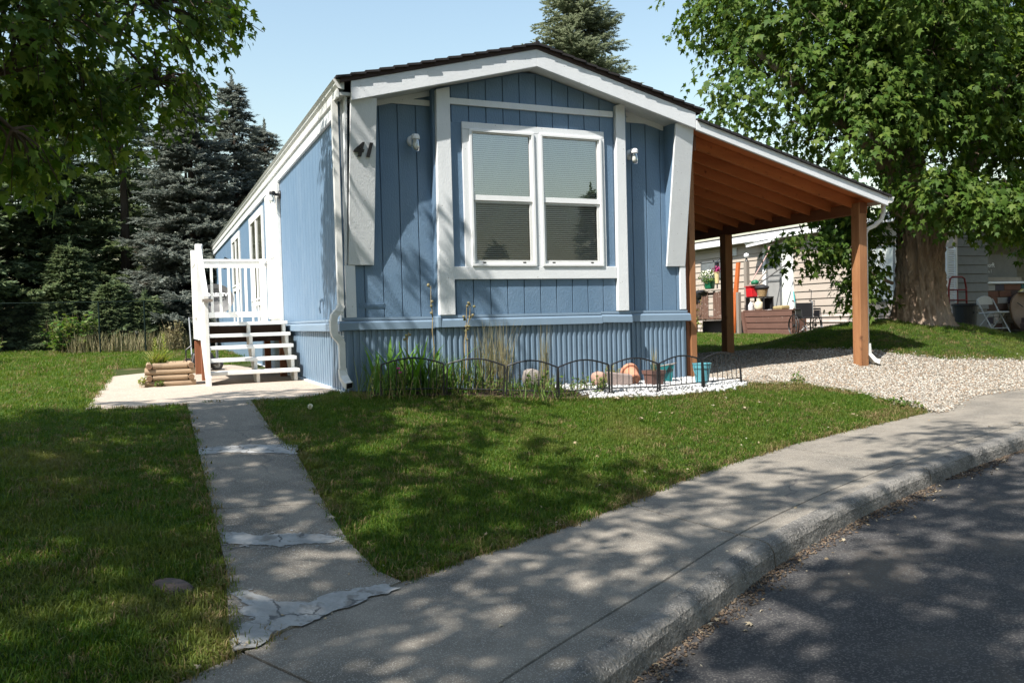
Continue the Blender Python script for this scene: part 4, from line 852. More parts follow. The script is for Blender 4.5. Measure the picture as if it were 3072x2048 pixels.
def rock(name, label, x, y, sx, sy, sz, m, seed, cat='rock', boxy=.5, rot=0, zoff=0.0, z=None):
    bm = bmesh.new(); bmesh.ops.create_icosphere(bm, subdivisions=3, radius=1)
    for v in bm.verts:
        c = v.co.copy(); mxx = max(abs(c.x), abs(c.y), abs(c.z)); q = c.lerp(c / mxx, boxy); q *= 1 + .12 * noise.noise(c * 1.7 + Vector((seed, seed * 2, 0)))
        v.co = Vector((q.x * sx, q.y * sy, q.z * sz))
    me = bpy.data.meshes.new(name); bm.to_mesh(me); bm.free(); me.materials.append(m)
    me.polygons.foreach_set('use_smooth', [True] * len(me.polygons))
    o = bpy.data.objects.new(name, me); put(o); o.location = (x, y, (gb(x, y) if z is None else z) + sz * .85 + zoff); o.rotation_euler.z = rot; OFF[o.name] = Vector(o.location)
    if label: tag(o, label, cat)
    return o
rock('upright_rock', 'pale upright rock behind the wire fence near the ornamental grass', 2.02, -.24, .095, .08, .105, ROCK, 2)
sb = thing('pink_block', 'long pinkish stone block lying behind the fence left of the clay pot', 'stone block', (2.94, -.52, gb(2.94, -.5)))
zb = gb(2.94, -.52)
MB().hexa([(2.82, -.60, zb), (3.07, -.66, zb), (3.10, -.54, zb), (2.85, -.48, zb), (2.80, -.60, zb + .155), (3.07, -.66, zb + .115), (3.10, -.54, zb + .12), (2.83, -.48, zb + .16)]).build('block', SLABR, sb, bevel=.012)
rock('pink_rock', 'rounded pinkish rock leaning on the end of the long stone block', 2.745, -.46, .075, .07, .085, mat('salmon rock', (.42, .27, .21), (.34, .21, .165), ns=9, rough=.9), 5)
rock('lawn_rock', 'mottled brown rock sunk flush in the grass beside the front walk', -1.80, -4.42, .135, .07, .035, BROCK, 8, boxy=.1, rot=-1.0, zoff=-.068)
rock('lawn_rock', 'small flat grey rock showing through the grass left of the walk', -2.75, -3.72, .10, .06, .03, BROCK, 9, boxy=.0, rot=.3, zoff=-.03)
def blades(name, label, cat, base, n, h, spread, lean, m, w=.008, seed=0, curl=.5, segs=4, hv=.3, mask=None):
    """clump of narrow curved leaves as one mesh"""
    r = random.Random(seed); b = MB()
    for _ in range(n):
        a = r.uniform(0, 2 * math.pi); rr = spread * math.sqrt(r.random()); x = base[0] + rr * math.cos(a); y = base[1] + rr * math.sin(a) * .7
        z = base[2] if len(base) > 2 else gz(x, y) - .01
        hh = h * r.uniform(1 - hv, 1 + hv); a2 = r.uniform(0, 2 * math.pi); le = lean * r.uniform(.3, 1.3) * hh; ww = w * r.uniform(.7, 1.3)
        side = Vector((-math.sin(a2), math.cos(a2), 0)) * ww; i = len(b.v)
        for k in range(segs + 1):
            t = k / segs; p = Vector((x + math.cos(a2) * le * t ** (1 + curl), y + math.sin(a2) * le * t ** (1 + curl), z + hh * (t - curl * .35 * t * t * min(1.5, le / hh * 1.3))))
            wd = (1 - t) ** .6 if t < 1 else 0; wd *= min(1, .55 + t * 1.4)
            if k < segs: b.v += [tuple(p - side * wd), tuple(p + side * wd)]
            else: b.v.append(tuple(p))
        for k in range(segs - 1): b.f.append((i + 2 * k, i + 2 * k + 1, i + 2 * k + 3, i + 2 * k + 2)); b.mi.append(0)
        k = segs - 1; b.f.append((i + 2 * k, i + 2 * k + 1, i + 2 * segs)); b.mi.append(0)
    o = b.build(name, m)
    if label: tag(o, label, cat)
    return o
def weed(name, label, cat, base, n, h, spread, m, leaf=.03, seed=0, flower=None, stem=STALK):
    r = random.Random(seed); t = thing(name, label, cat, (base[0], base[1], gz(base[0], base[1]))); b = MB(); P = []; D = []
    for _ in range(n):
        a = r.uniform(0, 6.28); rr = spread * math.sqrt(r.random()); x = base[0] + rr * math.cos(a); y = base[1] + rr * .7 * math.sin(a); z = gz(x, y)
        hh = h * r.uniform(.5, 1.1); tip = Vector((x + r.uniform(-.3, .3) * hh, y + r.uniform(-.2, .2) * hh, z + hh)); pts = bent((x, y, z), tip, 0, .3, 4, r.random())
        b.tube(pts, [.003, .0028, .0025, .002, .0012], 4)
        for k in range(int(9)):
            q = r.uniform(.15, 1); j = min(3, int(q * 4)); p = pts[j].lerp(pts[j + 1], q * 4 - j); P.append(p); D.append((r.uniform(-1, 1), r.uniform(-1, 1), r.uniform(-.2, .7)))
        if flower and r.random() < .6: MB().lathe([(0, .012), (.016, .010), (.018, 0), (0, -.006)], 8, tip).build('flower', flower, t)
    b.build('stems', stem, t, kind='stuff')
    P = np.array(P); D = np.array(D); cloud('leaves', m, t, P, D, np.array((0, 0, 1.)) + unit(len(P)) * .6, leaf * rng.uniform(.6, 1.3, len(P)), MAPLE3, kind='stuff')
    return t
blades('lily_clump', 'broad bright green lily leaves crowding the left end of the flower bed', 'plant', (.62, -.38), 48, .50, .42, .55, LILY, .032, 3, .6, 6)
blades('grass_clump', 'long thin green grass blades around the left fence post', 'plant', (.40, -.50), 170, .36, .42, .6, WEED, .006, 4, .5, 5)
blades('grass_clump', 'bushy green grass between the lily and the tan ornamental grass', 'plant', (1.02, -.55), 150, .40, .32, .5, WEED, .007, 5, .5, 5)
blades('ornamental_grass', 'tall tan ornamental grass behind the second and third fence panels', 'plant', (1.50, -.42), 190, .66, .20, .30, DRYG, .0036, 6, .3, 6)
blades('ornamental_grass', 'thin sheaf of tan grass stems right of the upright rock', 'plant', (2.16, -.30), 50, .60, .06, .16, DRYG, .0035, 7, .2, 6)
blades('grass_clump', 'low green grass at the foot of the middle fence panels', 'plant', (1.75, -1.02), 160, .18, .40, .7, WEED, .006, 8, .5, 4)
blades('dry_grass', 'sparse dry grass rising from the square brown pot', 'plant', (3.335, -.68, gb(3.3, -.6) + .10), 30, .30, .05, .35, DRYG, .003, 9, .3, 5)
weed('weed', 'tangled weeds with seed heads at the left end of the wire fence', 'weed', (.45, -.62), 26, .22, .42, WEED, .035, 11)
weed('weed', 'leafy low weeds under the second fence panel', 'weed', (1.12, -.72), 30, .20, .34, WEED, .034, 12)
weed('weed', 'leafy weeds crowding the pale upright rock', 'weed', (1.86, -.66), 30, .19, .36, WEED, .034, 13)
weed('weed', 'dark green weeds at the post left of the long pinkish block', 'weed', (2.40, -.95), 34, .17, .26, WEED, .032, 14)
weed('weed', 'small yellow green bush between the pinkish block and the clay pot', 'weed', (3.06, -.24), 34, .22, .10, PLANTY, .022, 15)
weed('weed', 'small green weed growing out of the gravel near the grass tip', 'weed', (5.32, -.78), 10, .12, .10, WEED, .03, 16)
weed('weed', 'patch of bright clover at the end of the lawn by the gravel', 'weed', (5.85, -1.9), 26, .06, .22, WEED, .03, 17)
weed('pink_flower', 'single pink flower beside the left end of the wire fence', 'flower', (.42, -.72), 3, .33, .03, WEED, .03, 18, PINK)
def stalk(label, x, y, h, lean, seed, heads):
    t = thing('dried_stalk', label, 'dried plant', (x, y, gz(x, y))); z = gz(x, y); top = Vector((x + lean, y - .03, z + h)); p = bent((x, y, z), top, 0, .14, 7, seed)
    MB().tube(p, [.008, .007, .0065, .006, .0055, .005, .004, .003], 5).build('stem', STALK, t); r = random.Random(seed)
    for k in range(heads):
        q = p[7 - k // 2] + Vector((r.uniform(-.04, .04), r.uniform(-.02, .02), r.uniform(-.04, .02)))
        s_ = MB().lathe([(0, -.014), (.012, -.006), (.016, .004), (.010, .014), (0, .016)], 7, q, Matrix.Rotation(r.uniform(-.7, .7), 3, 'X')).tube([p[7 - k // 2] - Vector((0, 0, .03)), q], .003, 4); s_.build('seed_head', DRYG, t)
stalk('tallest dried brown flower stalk standing before the blue bay post', .84, -.40, 1.10, -.02, 21, 5)
stalk('dried stalk leaning right in front of the bay corner', 1.10, -.42, .92, .14, 22, 7)
stalk('dried stalk beside the bay corner, upright and thin', 1.22, -.36, .90, .0, 23, 6)
stalk('short dried stalk leaning left by the lily leaves', .50, -.46, .62, .05, 24, 4)

# log planter with a spiky plant
lp = thing('log_planter', 'square planter built of stacked weathered logs on the patio', 'planter', (-1.62, 2.85, -.05))
r_ = .037; x0, x1, y0, y1 = -1.905, -1.345, 2.60, 3.15
def log(p, q, name='log'):
    p = Vector(p); q = Vector(q); d = (q - p).normalized(); pts = [p, p + d * .006, p.lerp(q, .3), p.lerp(q, .7), q - d * .006, q]
    pts[2] += Vector((0, 0, random.uniform(-.003, .003))); b = MB(); b.tube(pts, [r_ * .93, r_, r_ * random.uniform(.96, 1.02), r_ * random.uniform(.96, 1.02), r_, r_ * .93], 14, cap=False)
    n = 14
    b.m = 1; b.f.append(tuple(n - 1 - a for a in range(n))); b.mi.append(1); b.f.append(tuple(5 * n + a for a in range(n))); b.mi.append(1)
    return b.build(name, [LOGW, LOGE], lp, smooth=False)
for k in range(4):
    z = -.05 + r_ + k * .0735
    if k % 2 == 0: log((x0 - .015, y0 + r_, z), (x1 + .015, y0 + r_, z)); log((x0 - .015, y1 - r_, z), (x1 + .015, y1 - r_, z)); log((x0 + r_, y0 + .08, z), (x0 + r_, y1 - .08, z)); log((x1 - r_, y0 + .08, z), (x1 - r_, y1 - .08, z))
    else: log((x0 + .078, y0 + r_, z), (x1 - .078, y0 + r_, z)); log((x0 + .078, y1 - r_, z), (x1 - .078, y1 - r_, z)); log((x0 + r_, y0 - .02, z), (x0 + r_, y1 + .02, z)); log((x1 - r_, y0 - .02, z), (x1 - r_, y1 + .02, z))
box('soil', DIRT, lp, x0 + .06, x1 - .06, y0 + .06, y1 - .06, -.04, .205)
blades('planter_lily', 'spiky yellow green lily plant growing in the log planter', 'plant', (-1.76, 2.86, .19), 130, .22, .10, .9, PLANTY, .008, 31, .6, 5, .35)
pl = thing('lily_stalk', 'two upright leafy lily stems rising from the log planter', 'plant', (-1.74, 2.86, .2))
for (x, h) in ((-1.79, .36), (-1.69, .42)):
    MB().tube([(x, 2.86, .2), (x + .005, 2.86, .2 + h)], [.006, .004], 6).build('stem', PLANTY, pl)
    P = []; D = []
    for k in range(60):
        zz = .22 + (h - .03) * k / 60; a = k * 2.4; P.append((x, 2.86, zz)); D.append((math.cos(a), math.sin(a), .6 + .6 * k / 60))
    cloud('leaves', PLANTY, pl, np.array(P), np.array(D), np.array([(0, 0, 1.)] * 60) + unit(60) * .3, np.linspace(.11, .05, 60), (np.array([(0, 0, 0), (.08, .5, -.02), (0, 1, -.12), (-.08, .5, -.02)], float), np.array([(0, 1, 2), (0, 2, 3)])), kind='stuff')
weed('dry_twigs', 'dry brown twigs in the right half of the log planter', 'dried plant', (-1.48, 2.85), 12, .34, .09, DEADL, .02, 33)
weed('weed', 'green weed growing at the left foot of the log planter', 'weed', (-1.93, 2.58), 10, .12, .07, PLANTY, .03, 34)
weed('weed', 'small weed against the bottom log of the planter front', 'weed', (-1.75, 2.55), 8, .07, .06, WEED, .03, 35)
tag(MB().tube([(-1.27, 4.9, .40), (-1.35, 4.9, .34), (-1.36, 4.9, .15), (-1.30, 4.9, .0)], .012, 6).build('garden_hose', BLACK), 'black hose looping down from the porch skirt', 'hose')

# ------------------------------------------------------------------ neighbour's home
nb = thing('tan_home', 'tan lap sided mobile home next door beyond the carport', 'mobile home', (15.5, 12, .05))
NX = 15.0
lap0 = None
zl = .60; k = 0
while zl < 2.95:
    MB().prism([(NX, 4.7, zl + .21), (NX - .026, 4.7, zl + .004), (NX - .020, 4.7, zl), (NX + .01, 4.7, zl), (NX + .02, 4.7, zl + .21)], (0, 19, 0)).build('lap_board', TANS, nb); zl += .2055
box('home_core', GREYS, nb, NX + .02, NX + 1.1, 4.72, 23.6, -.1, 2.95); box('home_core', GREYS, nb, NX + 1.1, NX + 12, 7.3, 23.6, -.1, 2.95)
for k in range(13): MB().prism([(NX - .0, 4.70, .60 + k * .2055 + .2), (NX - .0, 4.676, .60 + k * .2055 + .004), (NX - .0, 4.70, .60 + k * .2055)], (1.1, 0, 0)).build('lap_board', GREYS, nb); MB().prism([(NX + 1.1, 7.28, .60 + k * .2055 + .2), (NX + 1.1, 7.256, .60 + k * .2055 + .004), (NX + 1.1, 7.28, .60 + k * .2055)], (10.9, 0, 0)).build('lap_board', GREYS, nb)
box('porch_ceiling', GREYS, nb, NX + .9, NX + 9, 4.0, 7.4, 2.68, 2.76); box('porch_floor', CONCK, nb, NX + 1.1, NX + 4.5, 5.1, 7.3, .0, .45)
box('corner_trim', TANS, nb, NX - .03, NX + .06, 4.66, 4.72, .55, 2.95)
# skirting: three ribbed rows
for k in range(4):
    z = .04 + k * .145
    MB().prism([(NX - .012, 4.7, z), (NX - .035, 4.7, z + .02), (NX - .040, 4.7, z + .045), (NX - .012, 4.7, z + .065), (NX - .010, 4.7, z + .135), (NX + .0, 4.7, z + .135), (NX + .0, 4.7, z)], (0, 19, 0)).build('skirting_row', TANK_, nb)
box('skirting_joint', TANK_, nb, NX - .045, NX - .01, 7.0, 7.03, .03, .62)
MB().hexa([(NX - .30, 4.4, 2.78), (NX + 12, 4.4, 2.84), (NX + 12, 24, 2.84), (NX - .30, 24, 2.78), (NX - .30, 4.4, 2.93), (NX + 12, 4.4, 3.02), (NX + 12, 24, 3.02), (NX - .30, 24, 2.93)]).build('roof', mat('pale metal roof', (.55, .55, .53), rough=.5), nb)
box('fascia', WHITEV, nb, NX - .33, NX - .30, 4.4, 24, 2.78, 2.96); box('fascia', WHITEV, nb, NX - .33, NX + 12, 4.36, 4.4, 2.80, 2.97)
MB().box(NX - .34, NX + .3, 4.5, 24, 2.99, 3.01).build('roof_edge', GREYM, nb)
def nwin(y0, y1, z0, z1, glass=None):
    w = MB().box(NX - .05, NX - .02, y0, y1, z0, z0 + .05).box(NX - .05, NX - .02, y0, y1, z1 - .05, z1).box(NX - .05, NX - .02, y0, y0 + .05, z0, z1).box(NX - .05, NX - .02, y1 - .05, y1, z0, z1).box(NX - .05, NX - .02, (y0 + y1) / 2 - .03, (y0 + y1) / 2 + .03, z0, z1).build('window', GREYM, nb)
    MB().poly([(NX - .033, y0, z0), (NX - .033, y1, z0), (NX - .033, y1, z1), (NX - .033, y0, z1)]).build('pane', glass or mat('dusty pane', (.17, .19, .20), (.11, .12, .13), ns=2, rough=.15, spec=.6), w)
nwin(12.7, 14.1, 1.78, 2.38); nwin(7.4, 8.75, 1.95, 2.6, mat('curtained pane', (.34, .30, .28), (.25, .23, .24), ns=9, rough=.3)); nwin(5.6, 7.05, .85, 2.25, CURT)
box('wall_vent', SOFFIT, nb, NX - .04, NX - .02, 12.27, 12.55, 2.45, 2.70)
# sliding door: fixed pane, screen door, curtain
box('door_frame', WHITEV, nb, NX - .07, NX - .02, 10.92, 11.06, .72, 2.58); box('door_frame', WHITEV, nb, NX - .07, NX - .02, 9.80, 9.86, .72, 2.68); box('door_frame', WHITEV, nb, NX - .07, NX - .02, 9.8, 11.0, 2.58, 2.66); box('door_frame', WHITEV, nb, NX - .09, NX - .02, 9.8, 11.0, .70, .76)
sd = MB().box(NX - .075, NX - .055, 10.27, 10.33, .77, 2.56).box(NX - .075, NX - .055, 10.84, 10.90, .77, 2.56).box(NX - .075, NX - .055, 10.33, 10.84, 1.55, 1.60).box(NX - .075, NX - .055, 10.33, 10.84, 1.72, 1.75).box(NX - .075, NX - .055, 10.33, 10.84, .77, .84).build('screen_door', GREYM, nb)
MB().poly([(NX - .06, 10.33, .8), (NX - .06, 10.84, .8), (NX - .06, 10.84, 2.56), (NX - .06, 10.33, 2.56)]).build('screen_mesh', SCRN, sd)
MB().poly([(NX - .045, 9.86, .77), (NX - .045, 10.27, .77), (NX - .045, 10.27, 2.58), (NX - .045, 9.86, 2.58)]).build('curtained_pane', CURT, nb)
for (ya, yb, z) in ((11.6, 10.75, 2.83), (10.6, 9.95, 2.92)):
    rb = MB().tube([(NX - .2, ya, z - .06), (NX - .2, yb, z + .03)], .085, 12).build('rolled_blind', WHITEV, nb)
    for yy in (ya - .15, yb + .15): MB().tube([(NX - .2, yy, z), (NX - .22, yy + .03, z + .14)], .008, 4).build('hanger', GREYM, rb)
MB().hexa([(NX - .55, 11.2, 2.60), (NX - .02, 11.2, 2.72), (NX - .02, 10.15, 2.78), (NX - .55, 10.15, 2.66), (NX - .55, 11.2, 2.66), (NX - .02, 11.2, 2.78), (NX - .02, 10.15, 2.84), (NX - .55, 10.15, 2.72)]).build('door_awning', WHITEV, nb)
MB().lathe([(0, 0), (.05, -.01), (.06, -.16), (.04, -.2), (0, -.2)], 10, (NX - .14, 9.62, 2.62)).tube([(NX - .02, 9.62, 2.66), (NX - .14, 9.62, 2.64)], .02, 6).build('porch_light', YEL, nb)
# brown slatted step box
sbx = thing('brown_step_box', 'brown painted slatted deck step in front of the neighbour\'s sliding door', 'steps', (14.2, 9.4, .02))
for k in range(4): box('slat', BROWNW, sbx, 13.56, 13.60, 8.36, 10.24, .06 + k * .165, .06 + k * .165 + .145, .004)
box('top_edge', BROWNW, sbx, 13.55, 13.62, 8.3, 10.3, .70, .73, .004)
for k in range(2): box('top_board', BROWNW, sbx, 13.63 + k * .225, 13.63 + k * .225 + .21, 8.3, 10.3, .69, .725, .003)
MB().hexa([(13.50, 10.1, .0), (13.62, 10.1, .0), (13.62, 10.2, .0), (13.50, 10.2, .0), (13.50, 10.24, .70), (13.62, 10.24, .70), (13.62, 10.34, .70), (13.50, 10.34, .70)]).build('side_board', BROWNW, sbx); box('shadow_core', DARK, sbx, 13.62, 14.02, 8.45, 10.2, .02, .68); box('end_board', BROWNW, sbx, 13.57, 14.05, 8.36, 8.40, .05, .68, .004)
# leaning posts and boards
tag(box('grey_post', GREYW, None, 13.4, 13.5, 10.30, 10.40, .0, 1.25, .006), 'short weathered grey post beside the brown step box', 'post')
tag(box('lamp_post', GREYW, None, 13.75, 13.86, 10.35, 10.47, .0, 2.12, .006), 'taller weathered post topped by a white globe lamp behind the red tub', 'post')
gl = thing('globe_lamp', 'small white globe lamp on top of the weathered post', 'lamp', (13.8, 10.4, 2.12)); MB().lathe([(0, 0), (.05, .01), (.03, .05), (.03, .09)], 12, (13.8, 10.4, 2.12)).build('base', BLACK, gl); MB().lathe([(.02, .09), (.06, .12), (.075, .17), (.06, .22), (0, .245)], 14, (13.8, 10.4, 2.12)).build('globe', WHITEV, gl, smooth=True)
tag(MB().hexa([(13.35, 10.48, .06), (13.42, 10.48, .06), (13.42, 10.66, .06), (13.35, 10.66, .06), (13.75, 10.68, 2.12), (13.82, 10.68, 2.12), (13.82, 10.80, 2.12), (13.75, 10.80, 2.12)]).build('orange_beam', ORANGE, bevel=.004), 'long orange beam leaning upright right behind the dark carport post', 'beam')
tag(MB().hexa([(13.32, 10.70, .05), (13.38, 10.70, .05), (13.38, 10.76, .05), (13.32, 10.76, .05), (13.55, 10.80, 1.3), (13.6, 10.80, 1.3), (13.6, 10.86, 1.3), (13.55, 10.86, 1.3)]).build('white_pole', WHITEV), 'thin white pole standing against the leaning orange beam', 'pole')
tag(box('paver', ROCK, None, 13.3, 13.55, 10.4, 10.75, .0, .09, .008), 'pale concrete block at the foot of the orange beam', 'block')
# deck rail with pickets
dk = thing('deck_rail', 'peeling brown picket rail of the neighbour\'s small deck', 'deck rail', (13.6, 11.9, .0))
for k in range(12):
    y = 11.25 + k * .112
    if 4 <= k <= 5: continue
    z1 = 1.33 - .02 * (k % 3); box('picket', PICKW, dk, 13.58, 13.60, y, y + .098, .50 + .01 * (k % 2), z1, .003)
box('rail', PICKW, dk, 13.61, 13.65, 11.2, 12.65, 1.22, 1.30); box('rail', PICKW, dk, 13.61, 13.65, 11.2, 12.65, .50, .58)
for y in (11.22, 12.6): box('rail_post', PICKW, dk, 13.60, 13.69, y, y + .09, .0, 1.36)
for k in range(5): box('deck_board', GREYW, dk, 13.66 + k * .26, 13.66 + k * .26 + .24, 11.2, 12.7, .47, .50)
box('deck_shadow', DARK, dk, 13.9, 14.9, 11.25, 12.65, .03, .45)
tarp = MB(); r = random.Random(4); nx, nz_ = 9, 6
for j in range(nz_):
    for i in range(nx):
        y = 12.72 - i * .10; tarp.v.append((13.55 - .05 * math.sin(j) - r.uniform(0, .04), y, 1.40 - j * (.085 if i < 5 else .05) * (1.25 - .09 * i) - r.uniform(0, .03)))
for j in range(nz_ - 1):
    for i in range(nx - 1): tarp.f.append((j * nx + i, j * nx + i + 1, (j + 1) * nx + i + 1, (j + 1) * nx + i)); tarp.mi.append(0)
tag(tarp.build('black_tarp', CLOTH), 'crumpled black tarp hung over the picket rail', 'tarp')
tag(MB().lathe([(0, .0), (.95, 0), (1.0, .02), (1.0, .08), (.95, .09), (0, .09)], 24, (13.6, 11.75, -.02), Matrix.Diagonal((.5, .75, 1))).build('stepping_stone', ROCK), 'round pale concrete disc on the grass under the deck rail', 'stepping stone')
# hanging basket and flower pots
hb = thing('hanging_basket', 'green hanging basket of small white flowers by the deck rail', 'hanging basket', (13.5, 11.72, 1.38))
MB().lathe([(0, 0), (.125, 0), (.14, .02), (.165, .22), (.175, .225), (.175, .24), (.15, .24), (0, .2)], 18, (13.5, 11.72, 1.40)).build('basket', GREENP, hb)
for a in (0, 2.1, 4.2): MB().tube([(13.5 + .16 * math.cos(a), 11.72 + .16 * math.sin(a), 1.64), (13.5, 11.72, 2.12)], .006, 4).build('hanger', GREYM, hb)
P, d = lobe_points([(13.5, 11.74, 1.74, .28, .33, .20, 1)], 420, (.3, 1)); cloud('foliage', WEED, hb, P, d + unit(420) * .5, d + np.array((0, 0, .6)), rng.uniform(.04, .07, 420), MAPLE3, kind='stuff')
P, d = lobe_points([(13.46, 11.70, 1.82, .24, .29, .16, 1)], 170, (.9, 1.08)); cloud('blossoms', FLOWW, hb, P, unit(170), d, np.full(170, .045), MAPLE3, kind='stuff')
weed('flowering_plant', 'leafy flowering plant left of the green hanging basket', 'plant', (13.4, 12.5), 30, 1.65, .35, PLANTY, .07, 41, FLOWW)
yp = thing('yellow_pot', 'tall pale yellow pot with pink flowers beside the green basket', 'flower pot', (13.5, 11.36, 1.5)); MB().lathe([(0, 0), (.055, 0), (.075, .30), (.085, .31), (.085, .33), (.06, .33)], 14, (13.5, 11.36, 1.55)).build('pot', YEL, yp); MB().tube([(13.5, 11.36, 1.4), (13.5, 11.36, 1.56)], .02, 6).build('stand', BLACK, yp)
P, d = lobe_points([(13.5, 11.36, 1.96, .12, .14, .13, 1)], 90, (.3, 1)); cloud('blossoms', PINK, yp, P, unit(90), d, np.full(90, .05), MAPLE3, kind='stuff')
lan = thing('black_lantern', 'black lantern hanging above the yellow pot', 'lantern', (13.6, 11.5, 2.0))
MB().lathe([(0, .16), (.03, .14), (.09, .10), (.06, .09), (.07, -.10), (.09, -.12), (0, -.14)], 8, (13.6, 11.48, 2.06)).build('lantern_body', BLACK, lan); MB().tube([(13.6, 11.48, 2.2), (13.8, 11.5, 2.34)], .01, 5).build('hook', BLACK, lan)
gp = thing('green_pot', 'green pot with a leafy plant under the deck rail', 'flower pot', (13.3, 12.4, .02)); MB().lathe([(0, 0), (.13, 0), (.17, .22), (.18, .24), (.15, .24), (0, .2)], 16, (13.3, 12.4, .05)).build('pot', GREENP, gp)
P, d = lobe_points([(13.3, 12.4, .42, .22, .24, .16, 1)], 160, (.2, 1)); cloud('leaves', PLANTY, gp, P, d + unit(160) * .5, d + np.array((0, 0, .6)), rng.uniform(.06, .12, 160), MAPLE3, kind='stuff')
# shelf with red tub, basket, jugs, tools
shf = thing('potting_shelf', 'dark metal shelf stand holding garden clutter beside the sliding door', 'shelf', (13.9, 10.0, .72))
box('shelf_board', BLACK, shf, 13.7, 14.05, 9.58, 10.36, 1.075, 1.10); box('shelf_board', GREYW, shf, 13.72, 14.05, 9.95, 10.38, 1.42, 1.45)
for (x, y) in ((13.72, 9.62), (13.72, 10.33), (14.03, 9.62), (14.03, 10.33)): box('leg', BLACK, shf, x - .02, x + .02, y - .02, y + .02, .726, 1.075)
box('panel', DARK, shf, 13.98, 14.02, 9.64, 10.31, .74, 1.07)
rt_ = thing('red_tub', 'bright red plastic tub standing on the dark shelf', 'tub', (13.78, 10.2, 1.1)); MB().hexa([(13.70, 10.06, 1.102), (13.9, 10.06, 1.102), (13.9, 10.33, 1.102), (13.70, 10.33, 1.102), (13.68, 10.10, 1.40), (13.92, 10.10, 1.40), (13.92, 10.33, 1.40), (13.68, 10.33, 1.40)]).build('tub', RED, rt_, bevel=.02); box('rim', RED, rt_, 13.66, 13.94, 10.08, 10.35, 1.39, 1.41, .006)
wb = thing('wicker_basket', 'small wicker basket under a black sack on the shelf', 'basket', (13.8, 9.75, 1.1)); MB().lathe([(0, 0), (.11, 0), (.15, .2), (.16, .2), (.13, .2), (0, .18)], 14, (13.8, 9.76, 1.102)).build('basket', mat('wicker', (.36, .24, .12), (.22, .14, .07), ns=40, rough=.8), wb)
rock('black_sack', 'black sack slumped on top of the wicker basket', 13.82, 9.8, .16, .22, .08, CLOTH, 31, 'sack', .1, z=1.28)
rock('green_ball', 'round green watering can top above the red tub', 13.85, 10.12, .11, .12, .08, GREENP, 32, 'watering can', .0, z=1.44)
jg = thing('milk_jug', 'milky plastic jug on the brown step box below the red tub', 'jug', (13.72, 10.15, .725)); MB().lathe([(0, 0), (.075, 0), (.08, .02), (.08, .13), (.055, .19), (.025, .22), (.025, .25), (0, .25)], 14, (13.72, 10.15, .727)).build('jug', JUG, jg); MB().tube([(13.72, 10.12, .94), (13.70, 10.05, .92), (13.72, 10.08, .82)], .01, 5).build('handle', JUG, jg)
gt_ = thing('propane_tank', 'ivory propane tank on the brown step box beside the shelf', 'propane tank', (13.74, 9.85, .725)); MB().lathe([(.08, 0), (.09, .01), (.115, .04), (.12, .08), (.12, .18), (.10, .23), (.03, .25), (0, .25)], 18, (13.74, 9.84, .727)).build('tank', IVORY, gt_, smooth=True); MB().lathe([(.06, .23), (.065, .23), (.065, .33), (.06, .33)], 12, (13.74, 9.84, .727)).build('collar', IVORY, gt_); MB().lathe([(0, .25), (.02, .25), (.02, .32), (0, .33)], 8, (13.74, 9.84, .727)).build('valve', BLACK, gt_)
def tool(name, label, a, c, m, r0=.014, head=None):
    t = thing(name, label, 'garden tool', a); MB().tube([a, c], r0, 6).build('shaft', m, t)
    if head: head(t, Vector(c))
tool('shovel', 'dark shovel leaning with its handle up right of the red tub', (13.86, 9.98, 1.46), (14.6, 9.62, 2.02), PLUMB, .022)
tool('broom', 'long pinkish broom leaning past the globe lamp', (13.8, 10.28, 1.46), (14.3, 10.0, 2.42), mat('pink broom', (.55, .36, .33), rough=.6), .016, lambda t, c: MB().lathe([(0, .1), (.05, .08), (.05, -.05), (0, -.08)], 8, c).build('bristles', mat('pink broom', (.5, .4, .4)), t))
tool('rake', 'thin wooden rake handle between the broom and the shovel', (13.84, 10.1, 1.46), (14.2, 10.02, 1.82), GREYW, .018)
tool('teal_pole', 'thin teal pole leaning on the wall behind the wheelchair', (14.7, 9.45, .70), (14.93, 9.78, 1.22), mat('teal paint', (.05, .35, .36), rough=.5), .016)
tool('black_hook', 'thin black shepherd hook behind the wheelchair', (14.5, 8.72, .05), (14.8, 8.95, 1.22), BLACK, .010, lambda t, c: MB().tube([c, c + Vector((-.03, .05, .04)), c + Vector((-.05, .02, -.03))], .012, 5).build('hook', BLACK, t))
tag(MB().hexa([(13.7, 8.9, .727), (14.0, 8.9, .727), (14.0, 9.25, .727), (13.7, 9.25, .727), (13.7, 8.9, .82), (14.0, 8.9, .84), (14.0, 9.25, .84), (13.7, 9.25, .82)]).build('folded_cushion', mat('mustard cloth', (.34, .27, .13), (.26, .2, .1), ns=9, rough=.9), bevel=.03), 'folded mustard cushion on the step box by the door', 'cushion')
bp_ = thing('black_pot', 'small black plant pot on the grass against the tan skirting', 'flower pot', (14.7, 8.55, .03)); MB().lathe([(0, 0), (.06, 0), (.085, .18), (.10, .18), (.10, .21), (.08, .21), (0, .17)], 14, (14.7, 8.5, .03)).build('pot', BLACK, bp_)
